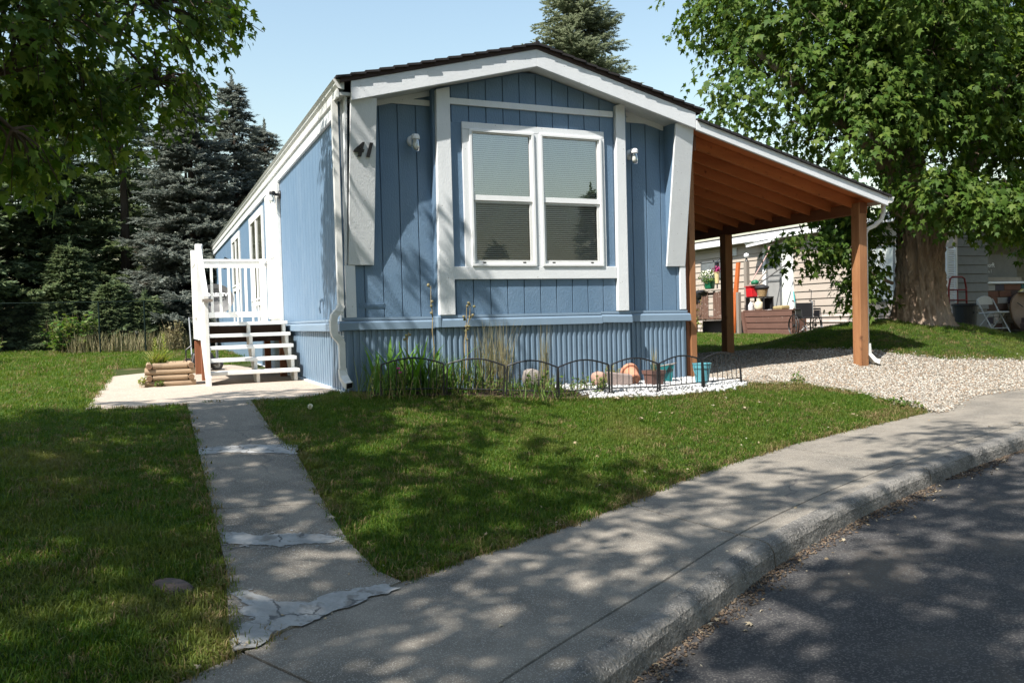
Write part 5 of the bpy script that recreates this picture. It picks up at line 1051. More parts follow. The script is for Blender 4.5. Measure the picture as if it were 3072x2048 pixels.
# wheelchair
wc = thing('wheelchair', 'black folding wheelchair parked on the grass beside the brown step box', 'wheelchair', (0, 0, 0))
def ring(c, rad, w, m, name, par, n=28, tr=.014, axis='X'):
    pts = [(c[0], c[1] + rad * math.cos(2 * math.pi * k / n), c[2] + rad * math.sin(2 * math.pi * k / n)) for k in range(n + 1)]
    return MB().tube(pts, tr, 6, cap=False).build(name, m, par)
for x in (-.30, .30):
    wh = ring((x, 0, .305), .29, 0, PLUMB, 'wheel', wc, tr=.016); ring((x + (.04 if x > 0 else -.04), 0, .305), .25, 0, BLACK, 'hand_rim', wh, tr=.008)
    sp = MB()
    for k in range(14): a = k * .4488; sp.tube([(x, 0, .305), (x, .28 * math.cos(a), .305 + .28 * math.sin(a))], .0035, 4)
    sp.lathe([(0, -.03), (.03, -.03), (.03, .03), (0, .03)], 10, (x, 0, .305), Matrix.Rotation(R(90), 3, 'Y')).build('spokes', BLACK, wh, kind='stuff')
    MB().tube([(x * .8, .10, .95), (x * .8, .02, .90), (x * .8, .0, .10)], .012, 6).build('back_tube', GREYM, wc); MB().tube([(x * .8, .10, .95), (x * .8, .20, .96)], .018, 6).build('push_handle', BLACK, wc)
    MB().tube([(x * .8, .0, .50), (x * .8, -.45, .50), (x * .8, -.50, .20)], .012, 6).build('seat_tube', BLACK, wc)
    MB().tube([(x * .86, .0, .72), (x * .86, -.36, .72), (x * .86, -.40, .50)], .011, 6).build('arm_tube', BLACK, wc); box('arm_pad', PLUMB, wc, x * .86 - .03, x * .86 + .03, -.34, -.03, .72, .755, .01)
    box('side_panel', BLACK, wc, x * .84 - .005, x * .84 + .005, -.34, -.02, .53, .70)
    ring((x * .8, -.42, .095), .085, 0, PLUMB, 'caster', wc, 16, .018); MB().tube([(x * .8, -.42, .10), (x * .8, -.40, .3)], .012, 6).build('caster_fork', GREYM, wc)
    MB().tube([(x * .75, -.50, .3), (x * .6, -.66, .10)], .011, 6).build('leg_rest', GREYM, wc); box('foot_plate', BLACK, wc, x * .55 - .08, x * .55 + .08, -.78, -.62, .08, .10, .01)
MB().hexa([(-.24, .015, .52), (.24, .015, .52), (.24, .03, .52), (-.24, .03, .52), (-.24, .03, .90), (.24, .03, .90), (.24, .045, .90), (-.24, .045, .90)]).build('backrest', CLOTH, wc); box('seat', CLOTH, wc, -.24, .24, -.44, .0, .49, .525, .015)
MB().tube([(-.24, -.2, .15), (.24, -.2, .48)], .011, 6).tube([(.24, -.22, .15), (-.24, -.22, .48)], .011, 6).build('cross_brace', GREYM, wc, kind='stuff')
wc.location = (13.3, 7.62, .02); wc.rotation_euler = (0, 0, R(-17)); OFF[wc.name] = Vector(wc.location); wc.scale = (.95, .95, .95)

# front porch corner of the tan home, right edge of the picture
pw = thing('porch_planter', 'mixed brick planter wall with a white cap in front of the porch', 'planter wall', (17.4, 4.9, .05))
BR = [mat('rust brick', (.17, .075, .045), rough=.9), mat('brown brick', (.10, .06, .045), rough=.9), mat('pale brick', (.34, .32, .29), rough=.9), mat('teal painted brick', (.035, .10, .095), rough=.8), mat('purple grey brick', (.075, .06, .07), rough=.9)]
bmesh_ = {}
for row in range(7):
    x = 16.22; z = .10 + row * .155; r = random.Random(row * 7 + 1)
    while x < 18.6:
        w = r.choice((.30, .42, .6)) if row in (3, 5, 6) else r.choice((.22, .30, .36)); box('brick', BR[r.choice((0, 1, 2, 4, 3) if row > 2 else (2, 2, 4, 1))], pw, x, x + w - .012, 4.80 + r.uniform(0, .012), 5.0, z, z + .143, .006); x += w
    y = 5.02
    while y < 7.2: box('brick', BR[r.choice((0, 1, 1, 4))], pw, 16.20 + r.uniform(0, .01), 16.4, y, y + .33, z, z + .143, .006); y += .345
box('mortar_core', CONCK, pw, 16.23, 18.6, 4.83, 7.2, .05, 1.18); box('cap', WHITEV, pw, 16.17, 18.65, 4.76, 5.05, 1.19, 1.24, .006); box('cap', WHITEV, pw, 16.17, 16.45, 5.055, 7.25, 1.19, 1.24, .006)
tag(box('wood_beam', mat('pale timber', (.34, .29, .23), rough=.8), None, 16.25, 17.45, 4.82, 4.98, 1.245, 1.345, .006), 'pale timber beam lying along the white planter cap', 'timber')
tag(box('brick_stack', BR[0], None, 16.22, 16.42, 5.4, 6.1, 1.245, 1.40, .006), 'short stack of dark red bricks on the planter wall return', 'bricks')
pp = thing('porch_post', 'white square porch post rising behind the planter wall', 'porch post', (16.6, 5.3, 1.1)); box('shaft', WHITEV, pp, 16.50, 16.68, 5.2, 5.38, 1.1, 2.75, .008); box('post_face', mat('purple blue trim', (.06, .06, .22), rough=.6), pp, 16.69, 16.75, 5.2, 5.38, 1.1, 2.75)
sg = thing('wall_sign', 'dark porch sign with two lines of white lettering under the leaves', 'sign', (17.1, 5.6, 1.5)); box('board', GREYS, sg, 16.78, 18.4, 5.60, 5.62, 1.30, 1.95, .004)
Mx = Matrix.Rotation(R(90), 4, 'X'); textobj('lettering', 'Dr. & NorR', .15, TXTW, sg, Matrix.Translation((17.2, 5.594, 1.68)) @ Mx, .003, .004); textobj('lettering', 'Res. 1', .09, TXTW, sg, Matrix.Translation((17.35, 5.594, 1.53)) @ Mx, .003, .003)
shu = thing('louvered_shutter', 'white louvered shutter leaning on the corner of the tan home', 'shutter', (15.1, 4.6, .9))
for z in np.arange(.80, 2.0, .048): MB().hexa([(14.68, 4.60, z), (14.91, 4.60, z), (14.91, 4.62, z + .02), (14.68, 4.62, z + .02), (14.68, 4.60, z + .014), (14.91, 4.60, z + .014), (14.91, 4.62, z + .034), (14.68, 4.62, z + .034)]).build('louver', WHITEV, shu)
for x in (14.63, 14.91): box('stile', WHITEV, shu, x, x + .05, 4.595, 4.635, .78, 2.02)
# folding chair
fc = thing('folding_chair', 'grey steel folding chair on the lawn by the planter wall', 'folding chair', (14.55, 3.45, .1))
cx_, cy_ = 14.55, 3.45; q = lambda x, y, z: (cx_ + x, cy_ + y, .10 + z)
MB().prism([q(-.24 + .0, .17, .60), q(.24, .17, .60)] + [q(.25 * math.cos(a), .17, .66 + .13 * math.sin(a)) for a in np.linspace(0, math.pi, 9)], (0, .02, 0)).build('backrest', CHAIRG, fc, bevel=.006)
MB().hexa([q(-.22, -.22, .42), q(.22, -.22, .42), q(.22, .16, .40), q(-.22, .16, .40), q(-.22, -.22, .45), q(.22, -.22, .45), q(.22, .16, .43), q(-.22, .16, .43)]).build('seat', CHAIRG, fc, bevel=.012)
for x in (-.245, .245): MB().tube([q(x, .18, .72), q(x, .0, .38), q(x, -.22, .0)], .014, 7).build('front_leg', CHAIRG, fc); MB().tube([q(x * .9, -.12, .43), q(x * .9, .25, .0)], .013, 7).build('rear_leg', CHAIRG, fc)
MB().tube([q(-.245, -.17, .10), q(.245, -.17, .10)], .010, 6).build('cross_bar', CHAIRG, fc)
bn = thing('trash_bin', 'dark plastic trash bin between the maple trunk and the folding chair', 'trash bin', (15.0, 4.25, .05)); MB().lathe([(0, 0), (.20, 0), (.21, .02), (.25, .62), (.275, .63), (.275, .68), (.24, .68), (.19, .05), (0, .05)], 24, (14.62, 4.15, .06)).build('bin_body', BINM, bn); MB().box(14.57, 14.67, 3.88, 3.91, .52, .56).build('handle', BINM, bn)
ht = thing('hand_truck', 'red metal hand truck standing behind the dark trash bin', 'hand truck', (14.72, 4.45, .05))
MB().tube([(14.50, 4.45, .1), (14.52, 4.47, 1.10), (14.58, 4.48, 1.30), (14.66, 4.48, 1.34), (14.96, 4.48, 1.34), (15.04, 4.48, 1.30), (15.08, 4.47, 1.10), (15.08, 4.45, .1)], .022, 8).build('frame', REDM, ht)
for z in (.45, .82, 1.05): MB().tube([(14.52, 4.46, z), (15.07, 4.46, z)], .015, 6).build('cross_bar', REDM, ht)
MB().tube([(14.80, 4.46, .1), (14.80, 4.47, 1.05)], .015, 6).build('center_bar', REDM, ht); box('toe_plate', REDM, ht, 14.52, 15.07, 4.2, 4.45, .07, .09)
for x in (14.47, 15.12): MB().lathe([(.03, -.03), (.11, -.03), (.12, 0), (.11, .03), (.03, .03)], 16, (x, 4.55, .14), Matrix.Rotation(R(90), 3, 'Y')).build('wheel', PLUMB, ht)
dm = thing('cardboard_disc', 'large round brown cardboard disc leaning against the planter wall', 'disc', (17.2, 4.6, .1)); Mc = Matrix.Rotation(R(80), 3, 'X'); MB().lathe([(0, .03), (.46, .03), (.48, .02), (.48, -.02), (.46, -.03), (0, -.03)], 30, (17.15, 4.55, .50), Mc).build('disc', CARDB, dm)
for a in (.6, 2.4, 4.6): MB().rtube([Vector((17.15, 4.50, .50)) + Mc @ Vector((.18 * math.cos(a), .18 * math.sin(a), .035)), Vector((17.15, 4.50, .50)) + Mc @ Vector((.38 * math.cos(a + .1), .38 * math.sin(a + .1), .035))], .012, .004, (0, 1, 0)).build('slot', BLACK, dm)
tag(MB().hexa([(17.0, 4.4, .98), (17.5, 4.4, .98), (17.5, 4.6, .98), (17.0, 4.6, .98), (17.1, 4.42, 1.06), (17.5, 4.42, 1.07), (17.5, 4.58, 1.07), (17.1, 4.58, 1.06)]).build('yellow_bag', mat('yellow bag', (.55, .48, .12), (.7, .7, .7), ns=6, rough=.5)), 'crumpled yellow and white bag on top of the cardboard disc', 'bag')
for i, (x, z, w, lb) in enumerate(((16.45, .0, .40, 'lowest brown block of the stack right of the folding chair'), (16.42, .13, .40, 'middle brown block of the stack right of the folding chair'), (16.46, .26, .30, 'topmost brown block of the stack right of the folding chair'))):
    tag(box('block', mat('mauve block', (.115, .085, .085), (.09, .065, .065), rough=.9), None, x, x + w, 3.95, 4.15, z + .0, z + .122, .008), lb, 'block')
tag(box('crate', mat('tan crate', (.24, .2, .14), rough=.85), None, 17.0, 17.5, 4.0, 4.25, .0, .45, .01), 'tan box standing right of the brown block stack', 'box')

# ------------------------------------------------------------------ trees
def limb(b, p, r0, r1, n=8):
    k = len(p); b.tube(p, [r0 + (r1 - r0) * i / (k - 1) for i in range(k)], n)
def broadleaf(name, label, base, fork, lobes, nclu, per, size, T, m, bark=TWIG, r0=.3, seed=1, tw=.4, droop=.6, spread=.16, shell=(.5, 1.), twigs=1.0, trunk=True, group=None, gap=-.22, gapf=.9):
    t = thing(name, label, 'tree', base, group); r = random.Random(seed); b = MB(); fork = Vector(fork)
    if trunk: MB().tube(bent(base, fork, 0, .12, 8, seed), [r0 * (1.35 - .05 * 0) * f for f in (1.15, .9, .8, .75, .72, .7, .68, .66, .66)], 14).build('trunk', bark, t, smooth=True)
    ends = []
    for i, l in enumerate(lobes):
        c = Vector(l[:3]); p = bent(fork, c, .08, .22, 8, seed * 31 + i); rr = max(.035, .16 * r0 * (l[3] + l[5])); bb = MB(); limb(bb, p, rr * 1.2, rr * .35); bb.build('limb', bark, t, smooth=True)
        ends.append((p, rr))
    P, d = lobe_points(lobes, nclu, shell)
    keep = np.array([noise.noise(Vector(p) * gapf + Vector((seed * 7, 0, 0))) > gap for p in P]); P = P[keep]; d = d[keep]
    pos, tip, nor, S, twd = leafy(P, d, per, size, tw, droop, spread)
    tb = MB()
    for i in rng.choice(len(P), int(len(P) * twigs), replace=False):
        q = Vector(P[i]); best = min(((q - pp).length, j, k) for j, (pl_, _) in enumerate(ends) for k, pp in enumerate(pl_[3:]))
        a = ends[best[1]][0][3 + best[2]]
        pt = bent(a, q, .06, .25, 3, int(i)); tb.tube(pt + [q + Vector(twd[i]) * tw], [.016, .011, .008, .006, .003], 4, cap=False)
    tb.build('twigs', bark, t, kind='stuff')
    cloud('crown', m, t, pos, tip, nor, S, T, kind='stuff')
    return t
# maple beside the camera, boughs hanging into the top left of the view
LM = [(-1.80, -1.5, 3.20, .55, .60, .40, .40), (-2.55, -1.7, 2.95, .60, .7, .42, .5), (-2.62, -2.3, 2.00, .20, .28, .30, .13), (-3.2, -1.9, 3.3, .8, .9, .7, .5), (-1.72, -.95, 2.75, .32, .4, .22, .13), (-2.25, -1.2, 2.42, .36, .4, .24, .18), (-2.75, -1.9, 2.45, .40, .4, .25, .2), (-2.85, -1.8, 2.25, .30, .4, .35, .14), (-1.28, -.15, 3.72, .40, .35, .20, .14), (-1.65, -.2, 4.5, .42, .4, .55, .25)]
broadleaf('maple_tree', 'maple whose leafy boughs hang into view at the top left', (-6.2, -4.4, -.3), (-5.2, -3.8, 4.2), LM, 860, 13, .078, MAPLE, MGREEN, r0=.28, seed=3, tw=.34, droop=.9, twigs=.6, gap=-.10, gapf=1.7)
LM2 = [(-3.4, -2.2, 6.6, 1.2, .9, .8), (-5.4, -3.2, 6.6, 2.0, 1.8, 1.4), (-7.4, -4.4, 6.6, 2.4, 2.1, 1.6), (-6.8, -6.6, 7.0, 2.2, 1.9, 1.4), (-4.8, -5.6, 6.8, 1.2, 1.1, .8)]
broadleaf('shade_tree', 'tall shade maple standing just left of the view, casting dappled shade on the lawn', (-8.0, -5.2, -.3), (-6.6, -4.6, 4.4), LM2, 1400, 13, .14, MAPLE3, MGREEN2, r0=.3, seed=5, tw=.5, twigs=.1)
LM3 = [(-4.6, -7.6, 7.4, 2.3, 1.9, 1.2), (-2.4, -9.0, 7.4, 2.0, 1.8, 1.1), (-.6, -7.0, 7.6, 1.6, 1.4, .9), (-.2, -9.6, 8.0, 2.0, 1.9, 1.1), (-3.6, -11, 7.8, 2.2, 2, 1.2), (1.4, -7.6, 8.0, 1.6, 1.4, .9)]
broadleaf('shade_tree', 'tall street maple behind the viewpoint, shading the sidewalk and road', (-4.6, -12.2, -.75), (-3.6, -10.6, 5.2), LM3, 1750, 13, .14, MAPLE3, MGREEN2, r0=.3, seed=6, tw=.5, twigs=.1)
# big silver maple on the mound, right
rm = thing('silver_maple', 'big silver maple with a thick furrowed trunk on the grassy mound', 'tree', (10.2, 1.6, .4))
def maple_trunk():
    nz_, na = 84, 120; b = MB(); bx, by, bz = 10.2, 1.6, .30
    for k in range(nz_):
        t = k / (nz_ - 1); z = bz + t * 2.3
        rad = .42 + .16 * math.exp(-t * 8) - .06 * math.sin(t * math.pi * .9) + .20 * max(0, t - .72) ** 1.2
        cx = bx + .10 * t; cy = by
        for a in range(na):
            an = 2 * math.pi * a / na; sx = 1 + .42 * max(0, t - .62) * max(0, math.cos(an)) * 2.2
            tw = an * 1.0 + t * .9
            rg = abs(noise.noise(Vector((math.cos(tw) * 6.0, math.sin(tw) * 6.0, t * 2.4)))) + .7 * abs(noise.noise(Vector((math.cos(tw) * 13, math.sin(tw) * 13, t * 5.0 + 5))))
            big = .07 * math.sin(an * 5 + .8) * math.exp(-t * 5) + .05 * noise.noise(Vector((math.cos(an) * 1.6, math.sin(an) * 1.6, t * 1.5)))
            r_ = rad * sx * (1 + big) - .12 * rg + .035
            b.v.append((cx + r_ * math.cos(an), cy + r_ * math.sin(an), z))
    for k in range(nz_ - 1):
        for a in range(na): c = (a + 1) % na; b.f.append((k * na + a, k * na + c, (k + 1) * na + c, (k + 1) * na + a)); b.mi.append(0)
    b.build('trunk', BARK, rm, smooth=True)
maple_trunk()
for i, (p, r0, r1) in enumerate((([(10.05, 1.6, 2.3), (9.8, 1.7, 3.2), (9.3, 1.9, 4.4), (8.9, 2.1, 6.2)], .34, .12), ([(10.5, 1.6, 2.25), (11.0, 1.5, 2.85), (11.7, 1.45, 3.6), (12.5, 1.6, 5.2)], .30, .12), ([(10.2, 1.7, 2.4), (10.3, 1.9, 3.6), (10.4, 2.2, 5.2), (10.5, 2.4, 7.5)], .30, .10), ([(9.9, 1.55, 2.4), (9.2, 1.5, 3.1), (8.2, 1.6, 3.9), (7.2, 2.0, 4.8)], .16, .05), ([(9.8, 1.5, 2.2), (9.2, 1.5, 2.5), (8.7, 1.9, 2.5)], .07, .02), ([(9.7, 1.7, 1.1), (9.3, 1.75, 1.25), (9.05, 1.8, 1.6)], .03, .01))):
    b = MB(); limb(b, p, r0, r1, 12); b.build('limb', BARK, rm, smooth=True)
RM = [(7.5, 2.0, 4.6, 1.3, 1.3, 1.0), (7.4, 2.4, 6.2, 1.3, 1.3, 1.2), (8.4, 1.3, 3.6, 1.2, 1.1, .75), (8.0, 2.0, 6.2, 1.6, 1.6, 1.3), (9.6, .9, 4.9, 1.5, 1.3, 1.1), (10.6, 1.2, 6.6, 1.9, 1.7, 1.5), (11.4, .9, 4.6, 1.4, 1.3, 1.1), (10.5, 2.6, 8.6, 2.6, 2.4, 1.8), (12.9, 1.8, 5.2, 1.7, 1.6, 1.4), (13.2, 3, 7, 2, 2, 1.6), (8.8, 2.3, 2.5, .8, .6, .5, .9), (8.3, 2.3, 1.95, .5, .4, .32, .35), (9.15, 1.9, 1.7, .36, .35, .5, .30), (9.2, 1.8, 1.1, .32, .28, .32, .16), (9.5, 2.3, 2.2, .6, .5, .5, .5), (11.7, .75, 3.1, .9, .8, .55), (12.8, 1.2, 3.0, .8, .8, .6), (13.3, 1.2, 2.1, .45, .5, .5), (12.4, .9, 3.9, 1, .9, .7), (10.2, .75, 3.35, 1.0, .6, .6), (9.4, .8, 3.0, .7, .5, .5), (10.9, .6, 3.2, .8, .5, .6), (13.6, .8, 3.9, 1.3, 1.0, .8), (14.6, 1.6, 3.3, 1.0, 1.0, .7), (11.8, 0.2, 5.0, 1.2, 1.0, 1.0), (9.0, .4, 5.8, 1.4, 1.1, 1.1), (10.3, .2, 4.2, 1.0, .7, .7), (9.4, .5, 2.55, .8, .45, .40, .7), (10.3, .3, 2.40, .8, .4, .36, .7), (11.2, .2, 2.40, .8, .4, .40, .7), (12.1, .5, 2.3, .8, .6, .5, .8), (13.2, .9, 2.2, .9, .7, .6, .9), (14.4, 1.4, 2.3, .9, .8, .8, 1.0), (8.9, .9, 4.5, .9, .7, .8), (8.5, 1.0, 4.2, .8, .6, .7, 1.0), (8.0, 1.3, 4.9, .9, .7, .8, 1.2), (9.3, .6, 4.0, .8, .5, .6, .9), (15.2, 1.8, 3.8, 1.2, 1, 1.2), (13.0, .3, 4.6, 1.2, .9, .9)]
P, d = lobe_points(RM, 9000, (.45, 1.0)); kp = np.array([noise.noise(Vector(p) * 1.0) > -.30 for p in P]); P = P[kp]; d = d[kp]
pos, tip, nor, S, twd = leafy(P, d, 12, .112, .50, 1.15, .14)
cloud('crown', MGREEN, rm, pos, tip, nor, S, MAPLE2, kind='stuff')
tb = MB()
for i in rng.choice(len(P), 500, replace=False):
    q = Vector(P[i]); a = q - Vector(d[i]) * .7 - Vector((0, 0, .2)); tb.tube([a, q, q + Vector(twd[i]) * .4], [.012, .008, .003], 4, cap=False)
tb.build('twigs', TWIG, rm, kind='stuff')
# conifers
def conifer(name, label, x, y, z, h, rad, m, seed, dens=1.0, low=.03, cat='tree', top=1.0, bare=0.0, T=SPRAY, size=.36, power=.85, group=None):
    t = thing(name, label, cat, (x, y, z), group); r = np.random.default_rng(seed); MB().tube([(x, y, z - .1), (x + .05, y, z + h * .5), (x, y, z + h * .97)], [.022 * h, .013 * h, .012], 8).build('trunk', SBARK, t)
    P = []; D = []; zz = h * low; tb = MB()
    while zz < h * .985:
        f = 1 - zz / h; R_ = rad * min(1.0, (f ** power) * 1.03 + .02) * r.uniform(.82, 1.1); nb_ = int(max(5, 9.5 * dens * (0.6 + f * .6)))
        if R_ < .05: R_ = .05
        for k in range(nb_):
            a = r.uniform(0, 2 * math.pi); L_ = R_ * r.uniform(.72, 1.12); ca, sa = math.cos(a), math.sin(a); z0 = zz + r.uniform(-.12, .12)
            dr = -.20 * L_ * (f + .25); n_ = max(3, int(L_ / .17 * dens)); br = []
            for j in range(n_ + 1):
                q = (j + .3) / (n_ + .3); px, py = x + ca * L_ * q, y + sa * L_ * q; pz = z + z0 + dr * math.sin(q * 2.0) + .13 * L_ * max(0, q - .55)
                br.append((px, py, pz))
                if q < .18: continue
                wsp = .36 * L_ * (1 - q * .72) * .6 + .06
                for s_ in (-1, 1):
                    for w_ in range(1 + int(wsp / .24)):
                        o_ = r.uniform(.15, 1.0) * wsp; P.append((px - sa * s_ * o_, py + ca * s_ * o_, pz - .10 * o_ + r.uniform(-.05, .05)))
                        D.append((ca * .75 - sa * s_ * .65, sa * .75 + ca * s_ * .65, r.uniform(-.35, .25)))
                P.append((px, py, pz)); D.append((ca, sa, r.uniform(-.1, .35)))
            if L_ > .7 and r.random() < .5: tb.tube([(x, y, br[0][2])] + br[::3], .012, 4, cap=False)
        zz += h * .026 * r.uniform(.8, 1.2) / dens ** .5 * (1.0 if zz < h * .7 else .8)
    for k in range(6): P.append((x, y, z + h * (.93 + .012 * k))); D.append((r.uniform(-.2, .2), r.uniform(-.2, .2), 1))
    if tb.v: tb.build('branches', SBARK, t, kind='stuff')
    P = np.array(P); D = np.array(D) + unit(len(P)) * .12; n_ = len(P)
    cloud('crown', m, t, P, D, np.array((0, 0, 1.)) + unit(n_) * .35, size * rng.uniform(.75, 1.3, n_), T, kind='stuff')
    return t
conifer('blue_spruce', 'large blue grey spruce standing behind the far end of the porch', -.55, 18.8, .12, 8.3, 2.5, SPR, 1, 1.25)
conifer('blue_spruce', 'blue spruce with brown cone clusters at the top, right of the largest spruce', .95, 20.5, .12, 8.6, 2.4, SPR, 2, 1.15)
conifer('blue_spruce', 'shorter blue spruce whose tip shows just above the house gutter', 2.2, 22.5, .12, 7.8, 2.2, SPR, 3, 1.1)
conifer('spruce_tree', 'dark spruce at the left behind the chain fence', -4.7, 21.8, .12, 10.0, 2.7, SPRG, 4, 1.1)
conifer('spruce_tree', 'tall dark spruce filling the far left edge', -8.0, 21.0, .1, 11.5, 3.2, SPRG, 5, 1.1)
conifer('spruce_tree', 'dark spruce far back between the pine and the blue spruce', -2.4, 25.5, .12, 10.0, 2.8, SPRG, 6, .95)
conifer('pine_tree', 'tall pine with tufted needles showing between the maple boughs', -4.6, 27.0, .15, 14.5, 3.2, PINE, 7, .8, T=SPRAY2, size=.5, low=.25, power=.5)
conifer('spruce_tree', 'spruce crown rising behind the roof ridge right of the peak', 14.9, 22.0, .0, 16.4, 4.1, leaf_mat('pale spruce needles', [(0.13, 0.16, 0.10), (0.20, 0.23, 0.15), (0.27, 0.30, 0.20)], rough=.6, trans=.35), 8, 1.35, low=.5, power=.62)
conifer('young_spruce', 'small green spruce in front of the tall spruces, behind the chain fence', -2.75, 17.2, .12, 1.7, .7, SPRG, 9, 1.3)
conifer('young_spruce', 'lowest young spruce, right of the small green one behind the fence', -1.95, 17.3, .12, 1.3, .75, SPRG, 10, 1.3)
conifer('young_spruce', 'young green spruce left of the fence post', -3.9, 19.0, .12, 3.0, 1.0, SPRG, 11, 1.2)
for i, (x, y, h, lb) in enumerate(((-2.5, 21.6, 9.2, 'dark spruce close behind the young spruces at the fence'), (-6.3, 20.2, 9.6, 'dark spruce second from the left edge behind the fence'), (-9.5, 27, 12, 'backmost dark spruce at the far left'), (-.2, 29.5, 9, 'dark spruce behind the blue spruces'), (-6.3, 31, 12, 'dark spruce behind the tall pine'), (3.6, 30, 7.5, 'dark spruce hidden low behind the house roof'), (17.5, 31, 9, 'far spruce above the neighbour\'s roof at the left'), (22.5, 29, 11, 'far spruce above the neighbour\'s roof behind the maple'))):
    conifer('spruce_tree', lb, x, y, .15, h, h * .29, SPRG, 20 + i, .55, size=.50)
# trees across the road behind the viewpoint, seen only as reflections in the panes
conifer('spruce_tree', 'spruce across the road, mirrored in the right window pane', 20.2, -31, -.8, 8.3, 1.5, SPRG, 40, .6, size=.5)
conifer('spruce_tree', 'spruce across the road, mirrored low in the left window pane', 14.6, -31, -.8, 5.2, 1.6, SPRG, 41, .6, size=.5)
# big unseen trees added behind the viewpoint to close off the house's sky
for i, (x, y, h, rr, lb) in enumerate(((-13, -19, 12, 4.5, 'added unseen tree across the road at the left, blocking sky behind the viewpoint'), (-3, -23, 13, 5, 'added unseen tree straight behind the viewpoint, blocking sky across the road'), (3, -18.5, 12, 4.0, 'added unseen tree blocking sky across the road from the bay window'), (21, -14, 12, 4.6, 'added unseen tree blocking sky across the road from the carport'))):
    broadleaf('sky_blocker_tree', lb, (x, y, -.8), (x, y, h * .35), [(x, y, h * .68, rr, rr, h * .3), (x + rr * .5, y, h * .48, rr * .7, rr * .7, h * .2), (x - rr * .5, y, h * .5, rr * .7, rr * .7, h * .2)], 520, 9, .40, MAPLE3, MGREEN2, r0=.3, seed=60 + i, tw=.9, spread=.5, twigs=.0, shell=(.3, 1))
# undergrowth behind the fence
P = []
blades('tall_dry_grass', None, None, (-2.4, 16.5, .08), 1100, .50, 1.7, .35, DRYG, .012, 51, .3, 4)['kind'] = 'stuff'
weed('shrub', 'sprawling olive shrub behind the chain fence at the left', 'shrub', (-3.75, 16.4), 130, 1.0, .55, WEED, .12, 52)
weed('shrub', 'low dark green shrub on the lawn at the left edge', 'shrub', (-5.6, 11.6), 120, .55, .9, WEED, .10, 53)
weed('shrub', 'brown dry shrub against the foot of the largest blue spruce', 'shrub', (-1.2, 15.8), 50, .8, .3, DRYG, .06, 54)
# chain link fence
cf = thing('chain_fence', 'dark green chain link fence along the back of the lawn', 'fence', (-2, 20, .15))
YF = 15.2
for x in (-9.6, -6.3, -3.02, -1.95, -.55): MB().tube([(x, YF, .0), (x, YF, 1.42)], .021, 8).build('fence_post', FENCEG, cf)
MB().tube([(-10, YF, 1.40), (-.2, YF, 1.40)], .012, 6).build('top_rail', FENCEG, cf)
wm = MB(); x = -10.0
while x < -.2:
    for s_ in (1, -1):
        a = (x, YF + .004 * s_, .14 if s_ > 0 else 1.38); c = (x + 1.24, YF + .004 * s_, 1.38 if s_ > 0 else .14); wm.rtube([a, c], .0010, .0010, (0, 1, 0))
    x += .09
wm.build('wire_mesh', FENCEG, cf, kind='stuff')

# ------------------------------------------------------------------ grass, gravel, pebbles, fallen leaves (instanced stuff)
def scatter(name, pts, rot, scl, protos, kind='stuff', idx=None):
    coll = bpy.data.collections.new(name + '_shapes')
    for o in protos: coll.objects.link(o)
    me = bpy.data.meshes.new(name); n = len(pts); me.vertices.add(n); me.vertices.foreach_set('co', np.asarray(pts, np.float32).ravel())
    a = me.attributes.new('rot', 'FLOAT_VECTOR', 'POINT'); a.data.foreach_set('vector', np.asarray(rot, np.float32).ravel())
    a = me.attributes.new('scl', 'FLOAT_VECTOR', 'POINT'); a.data.foreach_set('vector', np.asarray(scl, np.float32).ravel())
    a = me.attributes.new('idx', 'INT', 'POINT'); a.data.foreach_set('value', np.asarray(idx if idx is not None else rng.integers(0, len(protos), n), np.int32))
    o = bpy.data.objects.new(name, me); put(o); o['kind'] = kind
    ng = bpy.data.node_groups.new(name, 'GeometryNodeTree'); ng.interface.new_socket('Geometry', in_out='INPUT', socket_type='NodeSocketGeometry'); ng.interface.new_socket('Geometry', in_out='OUTPUT', socket_type='NodeSocketGeometry')
    N = ng.nodes; L = ng.links; gi = N.new('NodeGroupInput'); go = N.new('NodeGroupOutput'); ip = N.new('GeometryNodeInstanceOnPoints'); ci = N.new('GeometryNodeCollectionInfo')
    ci.inputs['Collection'].default_value = coll; ci.inputs['Separate Children'].default_value = True; ci.inputs['Reset Children'].default_value = True
    ip.inputs['Pick Instance'].default_value = True
    def at(nm, ty):
        q = N.new('GeometryNodeInputNamedAttribute'); q.data_type = ty; q.inputs['Name'].default_value = nm; return q.outputs['Attribute']
    L.new(gi.outputs[0], ip.inputs['Points']); L.new(ci.outputs[0], ip.inputs['Instance']); L.new(at('idx', 'INT'), ip.inputs['Instance Index'])
    er = N.new('FunctionNodeEulerToRotation'); L.new(at('rot', 'FLOAT_VECTOR'), er.inputs[0]); L.new(er.outputs[0], ip.inputs['Rotation']); L.new(at('scl', 'FLOAT_VECTOR'), ip.inputs['Scale'])
    L.new(ip.outputs[0], go.inputs[0]); md = o.modifiers.new('scatter', 'NODES'); md.node_group = ng
    return o
def proto(name, b, m):
    me = bpy.data.meshes.new(name); me.from_pydata(b.v, [], b.f); me.materials.append(m); return bpy.data.objects.new(name, me)
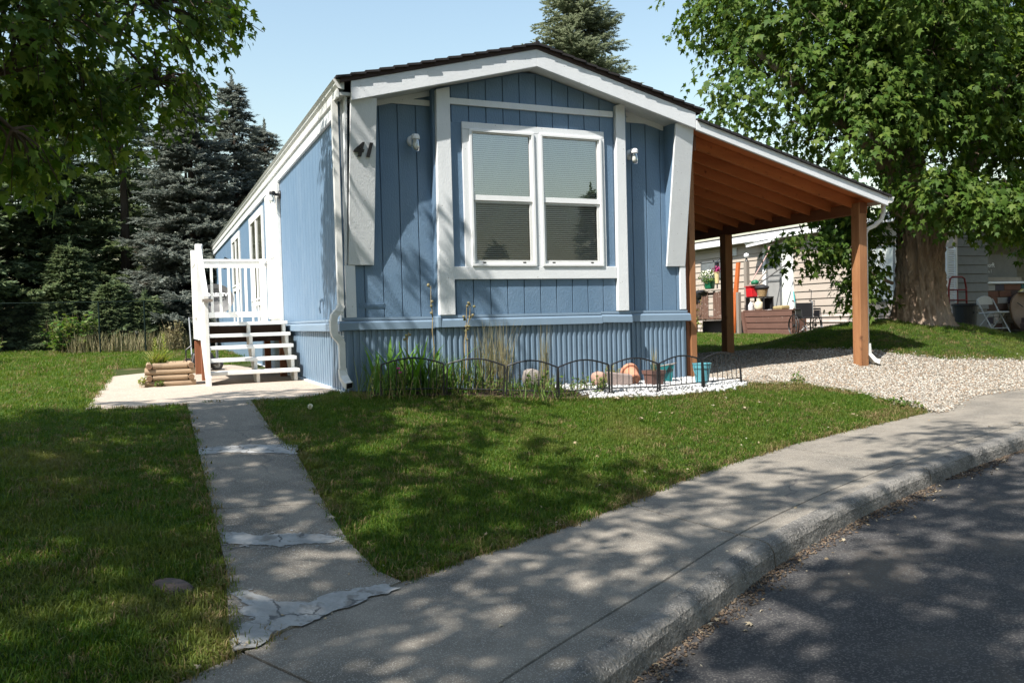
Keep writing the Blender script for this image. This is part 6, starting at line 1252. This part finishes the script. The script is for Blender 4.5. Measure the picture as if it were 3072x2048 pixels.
def tuft(seed, n, h, w, rad, m, lean=.7):
    r = random.Random(seed); b = MB()
    for _ in range(n):
        a = r.uniform(0, 6.283); rr = rad * math.sqrt(r.random()); x, y = rr * math.cos(a), rr * math.sin(a); a2 = r.uniform(0, 6.283); hh = h * r.uniform(.45, 1.15); le = hh * lean * r.uniform(.1, 1.2)
        s_ = Vector((-math.sin(a2), math.cos(a2), 0)) * w * r.uniform(.7, 1.3); u = Vector((math.cos(a2), math.sin(a2), 0)); i = len(b.v)
        p0 = Vector((x, y, 0)); p1 = p0 + u * le * .35 + Vector((0, 0, hh * .6)); p2 = p0 + u * le + Vector((0, 0, hh * (1 - .25 * lean)))
        b.v += [tuple(p0 - s_), tuple(p0 + s_), tuple(p1 + s_ * .8), tuple(p1 - s_ * .8), tuple(p2)]; b.f += [(i, i + 1, i + 2, i + 3), (i + 3, i + 2, i + 4)]; b.mi += [0, 0]
    return b
TUFTS = [proto('grass_tuft', tuft(k, 50, .034, .0016, .078, GRASSM, .85), GRASSM) for k in range(4)]
TUFTL = [proto('grass_tuft_long', tuft(k + 9, 32, .052, .0020, .065, GRASSM, .9), GRASSM) for k in range(2)]
TUFTD = [proto('grass_tuft_yellow', tuft(k + 19, 26, .055, .0026, .060, GRASSB, .9), GRASSB) for k in range(2)]
def inside_any(x, y): return in_poly(WALK, x, y) or in_poly(PATIOP, x, y) or in_poly(GRAVP, x, y) or in_poly(BEDP, x, y) or in_poly(PEBP, x, y) or (-.02 < x < 4.3 and 0 < y < 19.8)
def edge_near(x, y, e):
    return any(inside_any(x + dx, y + dy) for dx, dy in ((e, 0), (-e, 0), (0, e), (0, -e))) or y < yin(x) + e * 1.15
def near_grav(x, y):
    return 3.9 < x < 13.6 and (in_poly(GRAVP, x, y + .34) or in_poly(GRAVP, x + .3, y) or in_poly(GRAVP, x, y - .25) or (x > 4.8 and y < yin(x) + .28)) and noise.noise(Vector((x * 2.2, y * 2.2, 9))) > -.25
gp_, gr_, gs_, gi_ = [], [], [], []
def grow(x0, x1, y0, y1, dens, sc):
    n = int((x1 - x0) * (y1 - y0) * dens); X = rng.uniform(x0, x1, n); Y = rng.uniform(y0, y1, n)
    for x, y in zip(X, Y):
        if y < yin(x) + .015 or inside_any(x, y): continue
        if ((x + 1.80) * .54 + (y + 4.42) * -.84) ** 2 / .020 + ((x + 1.80) * .84 + (y + 4.42) * .54) ** 2 / .007 < 1: continue
        z = gz(x, y); u, v, w_ = pix((x, y, z))
        if w_ < .5 or u < -500 or u > 3700 or v > 2700: continue
        if x > 13.5 and y > 4: continue
        e = edge_near(x, y, .07); s_ = sc * rng.uniform(.75, 1.25); k = int(rng.integers(0, 4))
        nz_ = noise.noise(Vector((x * .9, y * .9, 3)))
        if e: k = int(rng.integers(6, 8)) if rng.random() < (.62 if y < yin(x) + .1 else .4) else int(rng.integers(4, 6))
        elif near_grav(x, y) and rng.random() < .55: k = int(rng.integers(6, 8))
        elif rng.random() < (.16 if nz_ > .0 else .05): k = int(rng.integers(6, 8)); s_ *= .85
        elif x < -1.55 and rng.random() < .1: k = int(rng.integers(4, 6))
        hs = 1.0
        if nz_ > .45 and not e and rng.random() < .4: continue
        gp_.append((x, y, z - .022)); gr_.append((rng.normal(0, .12), rng.normal(0, .12), rng.uniform(0, 6.283))); gs_.append((s_, s_, s_ * hs)); gi_.append(k)
grow(-3.6, 6.4, -6.6, -.3, 900, 1.0); grow(-6.5, -2.3, -.3, 6, 150, 1.3); grow(-2.4, .1, -.3, .5, 400, .9)
grow(-8, 0, 6, 20, 38, 2.0); grow(6.4, 13.6, -1.2, 4.5, 240, 1.15); grow(4.3, 15.2, 3.6, 13.5, 55, 1.6); grow(13, 17, 2.6, 4.7, 150, 1.3)
scatter('grass', gp_, gr_, gs_, TUFTS + TUFTL + TUFTD, idx=gi_)
print('tufts', len(gp_))
def pebble(seed, m, fl=.62):
    bm = bmesh.new(); bmesh.ops.create_icosphere(bm, subdivisions=1, radius=1)
    for v in bm.verts: v.co *= 1 + .35 * noise.noise(v.co * 1.2 + Vector((seed * 3.1, 0, 0))); v.co.z *= fl
    me = bpy.data.meshes.new('pebble'); bm.to_mesh(me); bm.free(); me.materials.append(m); me.polygons.foreach_set('use_smooth', [True] * len(me.polygons)); return bpy.data.objects.new('pebble', me)
STC = [STONE, mat('gravel stones dark', (.21, .185, .155), (.15, .13, .11), ns=30, rough=.85), mat('gravel stones pale', (.47, .445, .395), (.37, .35, .315), ns=30, rough=.85), mat('gravel stones rust', (.30, .225, .155), (.23, .165, .115), ns=30, rough=.85)]
def strew(name, poly, n, s0, s1, protos, spill=.0, zo=0.0):
    xs = [p[0] for p in poly]; ys = [p[1] for p in poly]; P = []
    while len(P) < n:
        x = rng.uniform(min(xs), max(xs)); y = rng.uniform(min(ys), max(ys))
        if in_poly(poly, x + rng.normal(0, spill), y + rng.normal(0, spill)):
            if rng.random() > (1.0 if y < 1.2 else .45): continue
            P.append((x, y, gz(x, y) + zo + rng.uniform(0, .006)))
    k = len(P); s_ = rng.uniform(s0, s1, k); return scatter(name, P, np.stack([rng.normal(0, .4, k), rng.normal(0, .4, k), rng.uniform(0, 6.28, k)], 1), np.stack([s_, s_ * rng.uniform(.6, 1, k), s_], 1), protos)
strew('gravel', GRAVP, 60000, .007, .0165, [pebble(i, STC[i % 4]) for i in range(8)], .06, .004)
strew('pebbles', PEBP, 3000, .014, .030, [pebble(i + 20, PEB) for i in range(4)], .04, .004)
# grit gathered along the kerb
gx = rng.uniform(-2.5, 9, 6000); gd = np.abs(rng.normal(0, .075, 6000)) + .0
GP = [(x, yk(x) - .01 - d, zs(x) - .128) for x, d in zip(gx, gd) if noise.noise(Vector((x * 1.5, 0, 4))) * .25 + .16 > d]
k = len(GP); s_ = rng.uniform(.0025, .0075, k)
scatter('gutter_grit', GP, np.stack([rng.normal(0, .5, k), rng.normal(0, .5, k), rng.uniform(0, 6.28, k)], 1), np.stack([s_ * rng.uniform(1, 2.4, k), s_, s_], 1), [pebble(40, mat('grit brown', (.15, .10, .065), (.09, .065, .045), rough=.95)), pebble(41, mat('grit tan', (.16, .125, .09), (.11, .085, .06), rough=.95)), pebble(42, mat('grit dark', (.05, .04, .035), rough=.95))])
# leaf litter and grit on the road and walk
lv = []; LX = []; 
def litter(n, x0, x1, f, s0, s1):
    for _ in range(n):
        x = rng.uniform(x0, x1); y = f(x); z = gz(x, y) + .012
        if y < yk(x): z = zs(x) - .125
        elif y < yin(x): z = zs(x) + .006
        lv.append((x, y, z)); LX.append(rng.uniform(s0, s1))
litter(170, -2.5, 8, lambda x: yk(x) - abs(rng.normal(0, .22)) - .01, .012, .035)
litter(70, -2, 7, lambda x: yin(x) - .05 + abs(rng.normal(0, .16)), .012, .03)
litter(16, 0, 5, lambda x: rng.uniform(yin(x) + .2, -1.1), .02, .05)
litter(60, -1, 7, lambda x: rng.uniform(yk(x) - 2.5, yin(x)), .01, .03)
k = len(lv); s_ = np.array(LX)
def leafproto(T, m):
    me = bpy.data.meshes.new('dead_leaf'); me.from_pydata([tuple(v) for v in T[0] * np.array((1, 1, 2.2))], [], [tuple(f) for f in T[1]]); me.materials.append(m); return bpy.data.objects.new('dead_leaf', me)
scatter('leaf_litter', lv, np.stack([rng.normal(0, .35, k), rng.normal(0, .35, k), rng.uniform(0, 6.28, k)], 1), np.stack([s_, s_, s_], 1), [leafproto(MAPLE, DEADL), leafproto(MAPLE2, DEADL)])
# the few larger fallen leaves and the dandelion clock
def fallen(label, x, y, s, rz_, tilt=.3, z=None):
    me = bpy.data.meshes.new('fallen_leaf'); T = MAPLE; me.from_pydata([tuple(v) for v in (T[0] - np.array((0, .45, 0))) * np.array((1, 1, 2.6))], [], [tuple(f) for f in T[1]]); me.materials.append(DEADL)
    o = bpy.data.objects.new('fallen_leaf', me); put(o); o.location = (x, y, (gz(x, y) + .035) if z is None else z); o.scale = (s, s, s); o.rotation_euler = (tilt, .2, rz_); tag(o, label, 'leaf')
fallen('curled dry leaf on the lawn in front of the pinkish block', 2.45, -1.35, .07, .4); fallen('pale dry leaf in the middle of the lawn', 2.3, -2.02, .075, 1.4); fallen('dry leaf on the lawn near the right sidewalk edge', 3.6, -1.9, .07, 2.6)
fallen('yellowed leaf at the right edge of the front walk', -.92, -3.75, .06, 1.0, .2); fallen('dry leaf lying on the road below the kerb', .62, -5.55, .05, .6, .2, -.745)
dl = thing('dandelion', 'white dandelion clock standing in the lawn right of the front walk', 'dandelion', (-.55, -1.05, gz(-.55, -1.05)))
MB().tube([(-.55, -1.05, gz(-.55, -1.05)), (-.55, -1.05, gz(-.55, -1.05) + .09)], .002, 5).build('stem', WEED, dl); cloud('seed_head', FLOWW, dl, np.tile(np.array((-.55, -1.05, gz(-.55, -1.05) + .095)), (80, 1)), unit(80), unit(80), np.full(80, .024), (np.array([(-.08, 0, 0), (.08, 0, 0), (.25, 1, 0), (-.25, 1, 0)], float), np.array([(0, 1, 2), (0, 2, 3)])), kind='stuff')
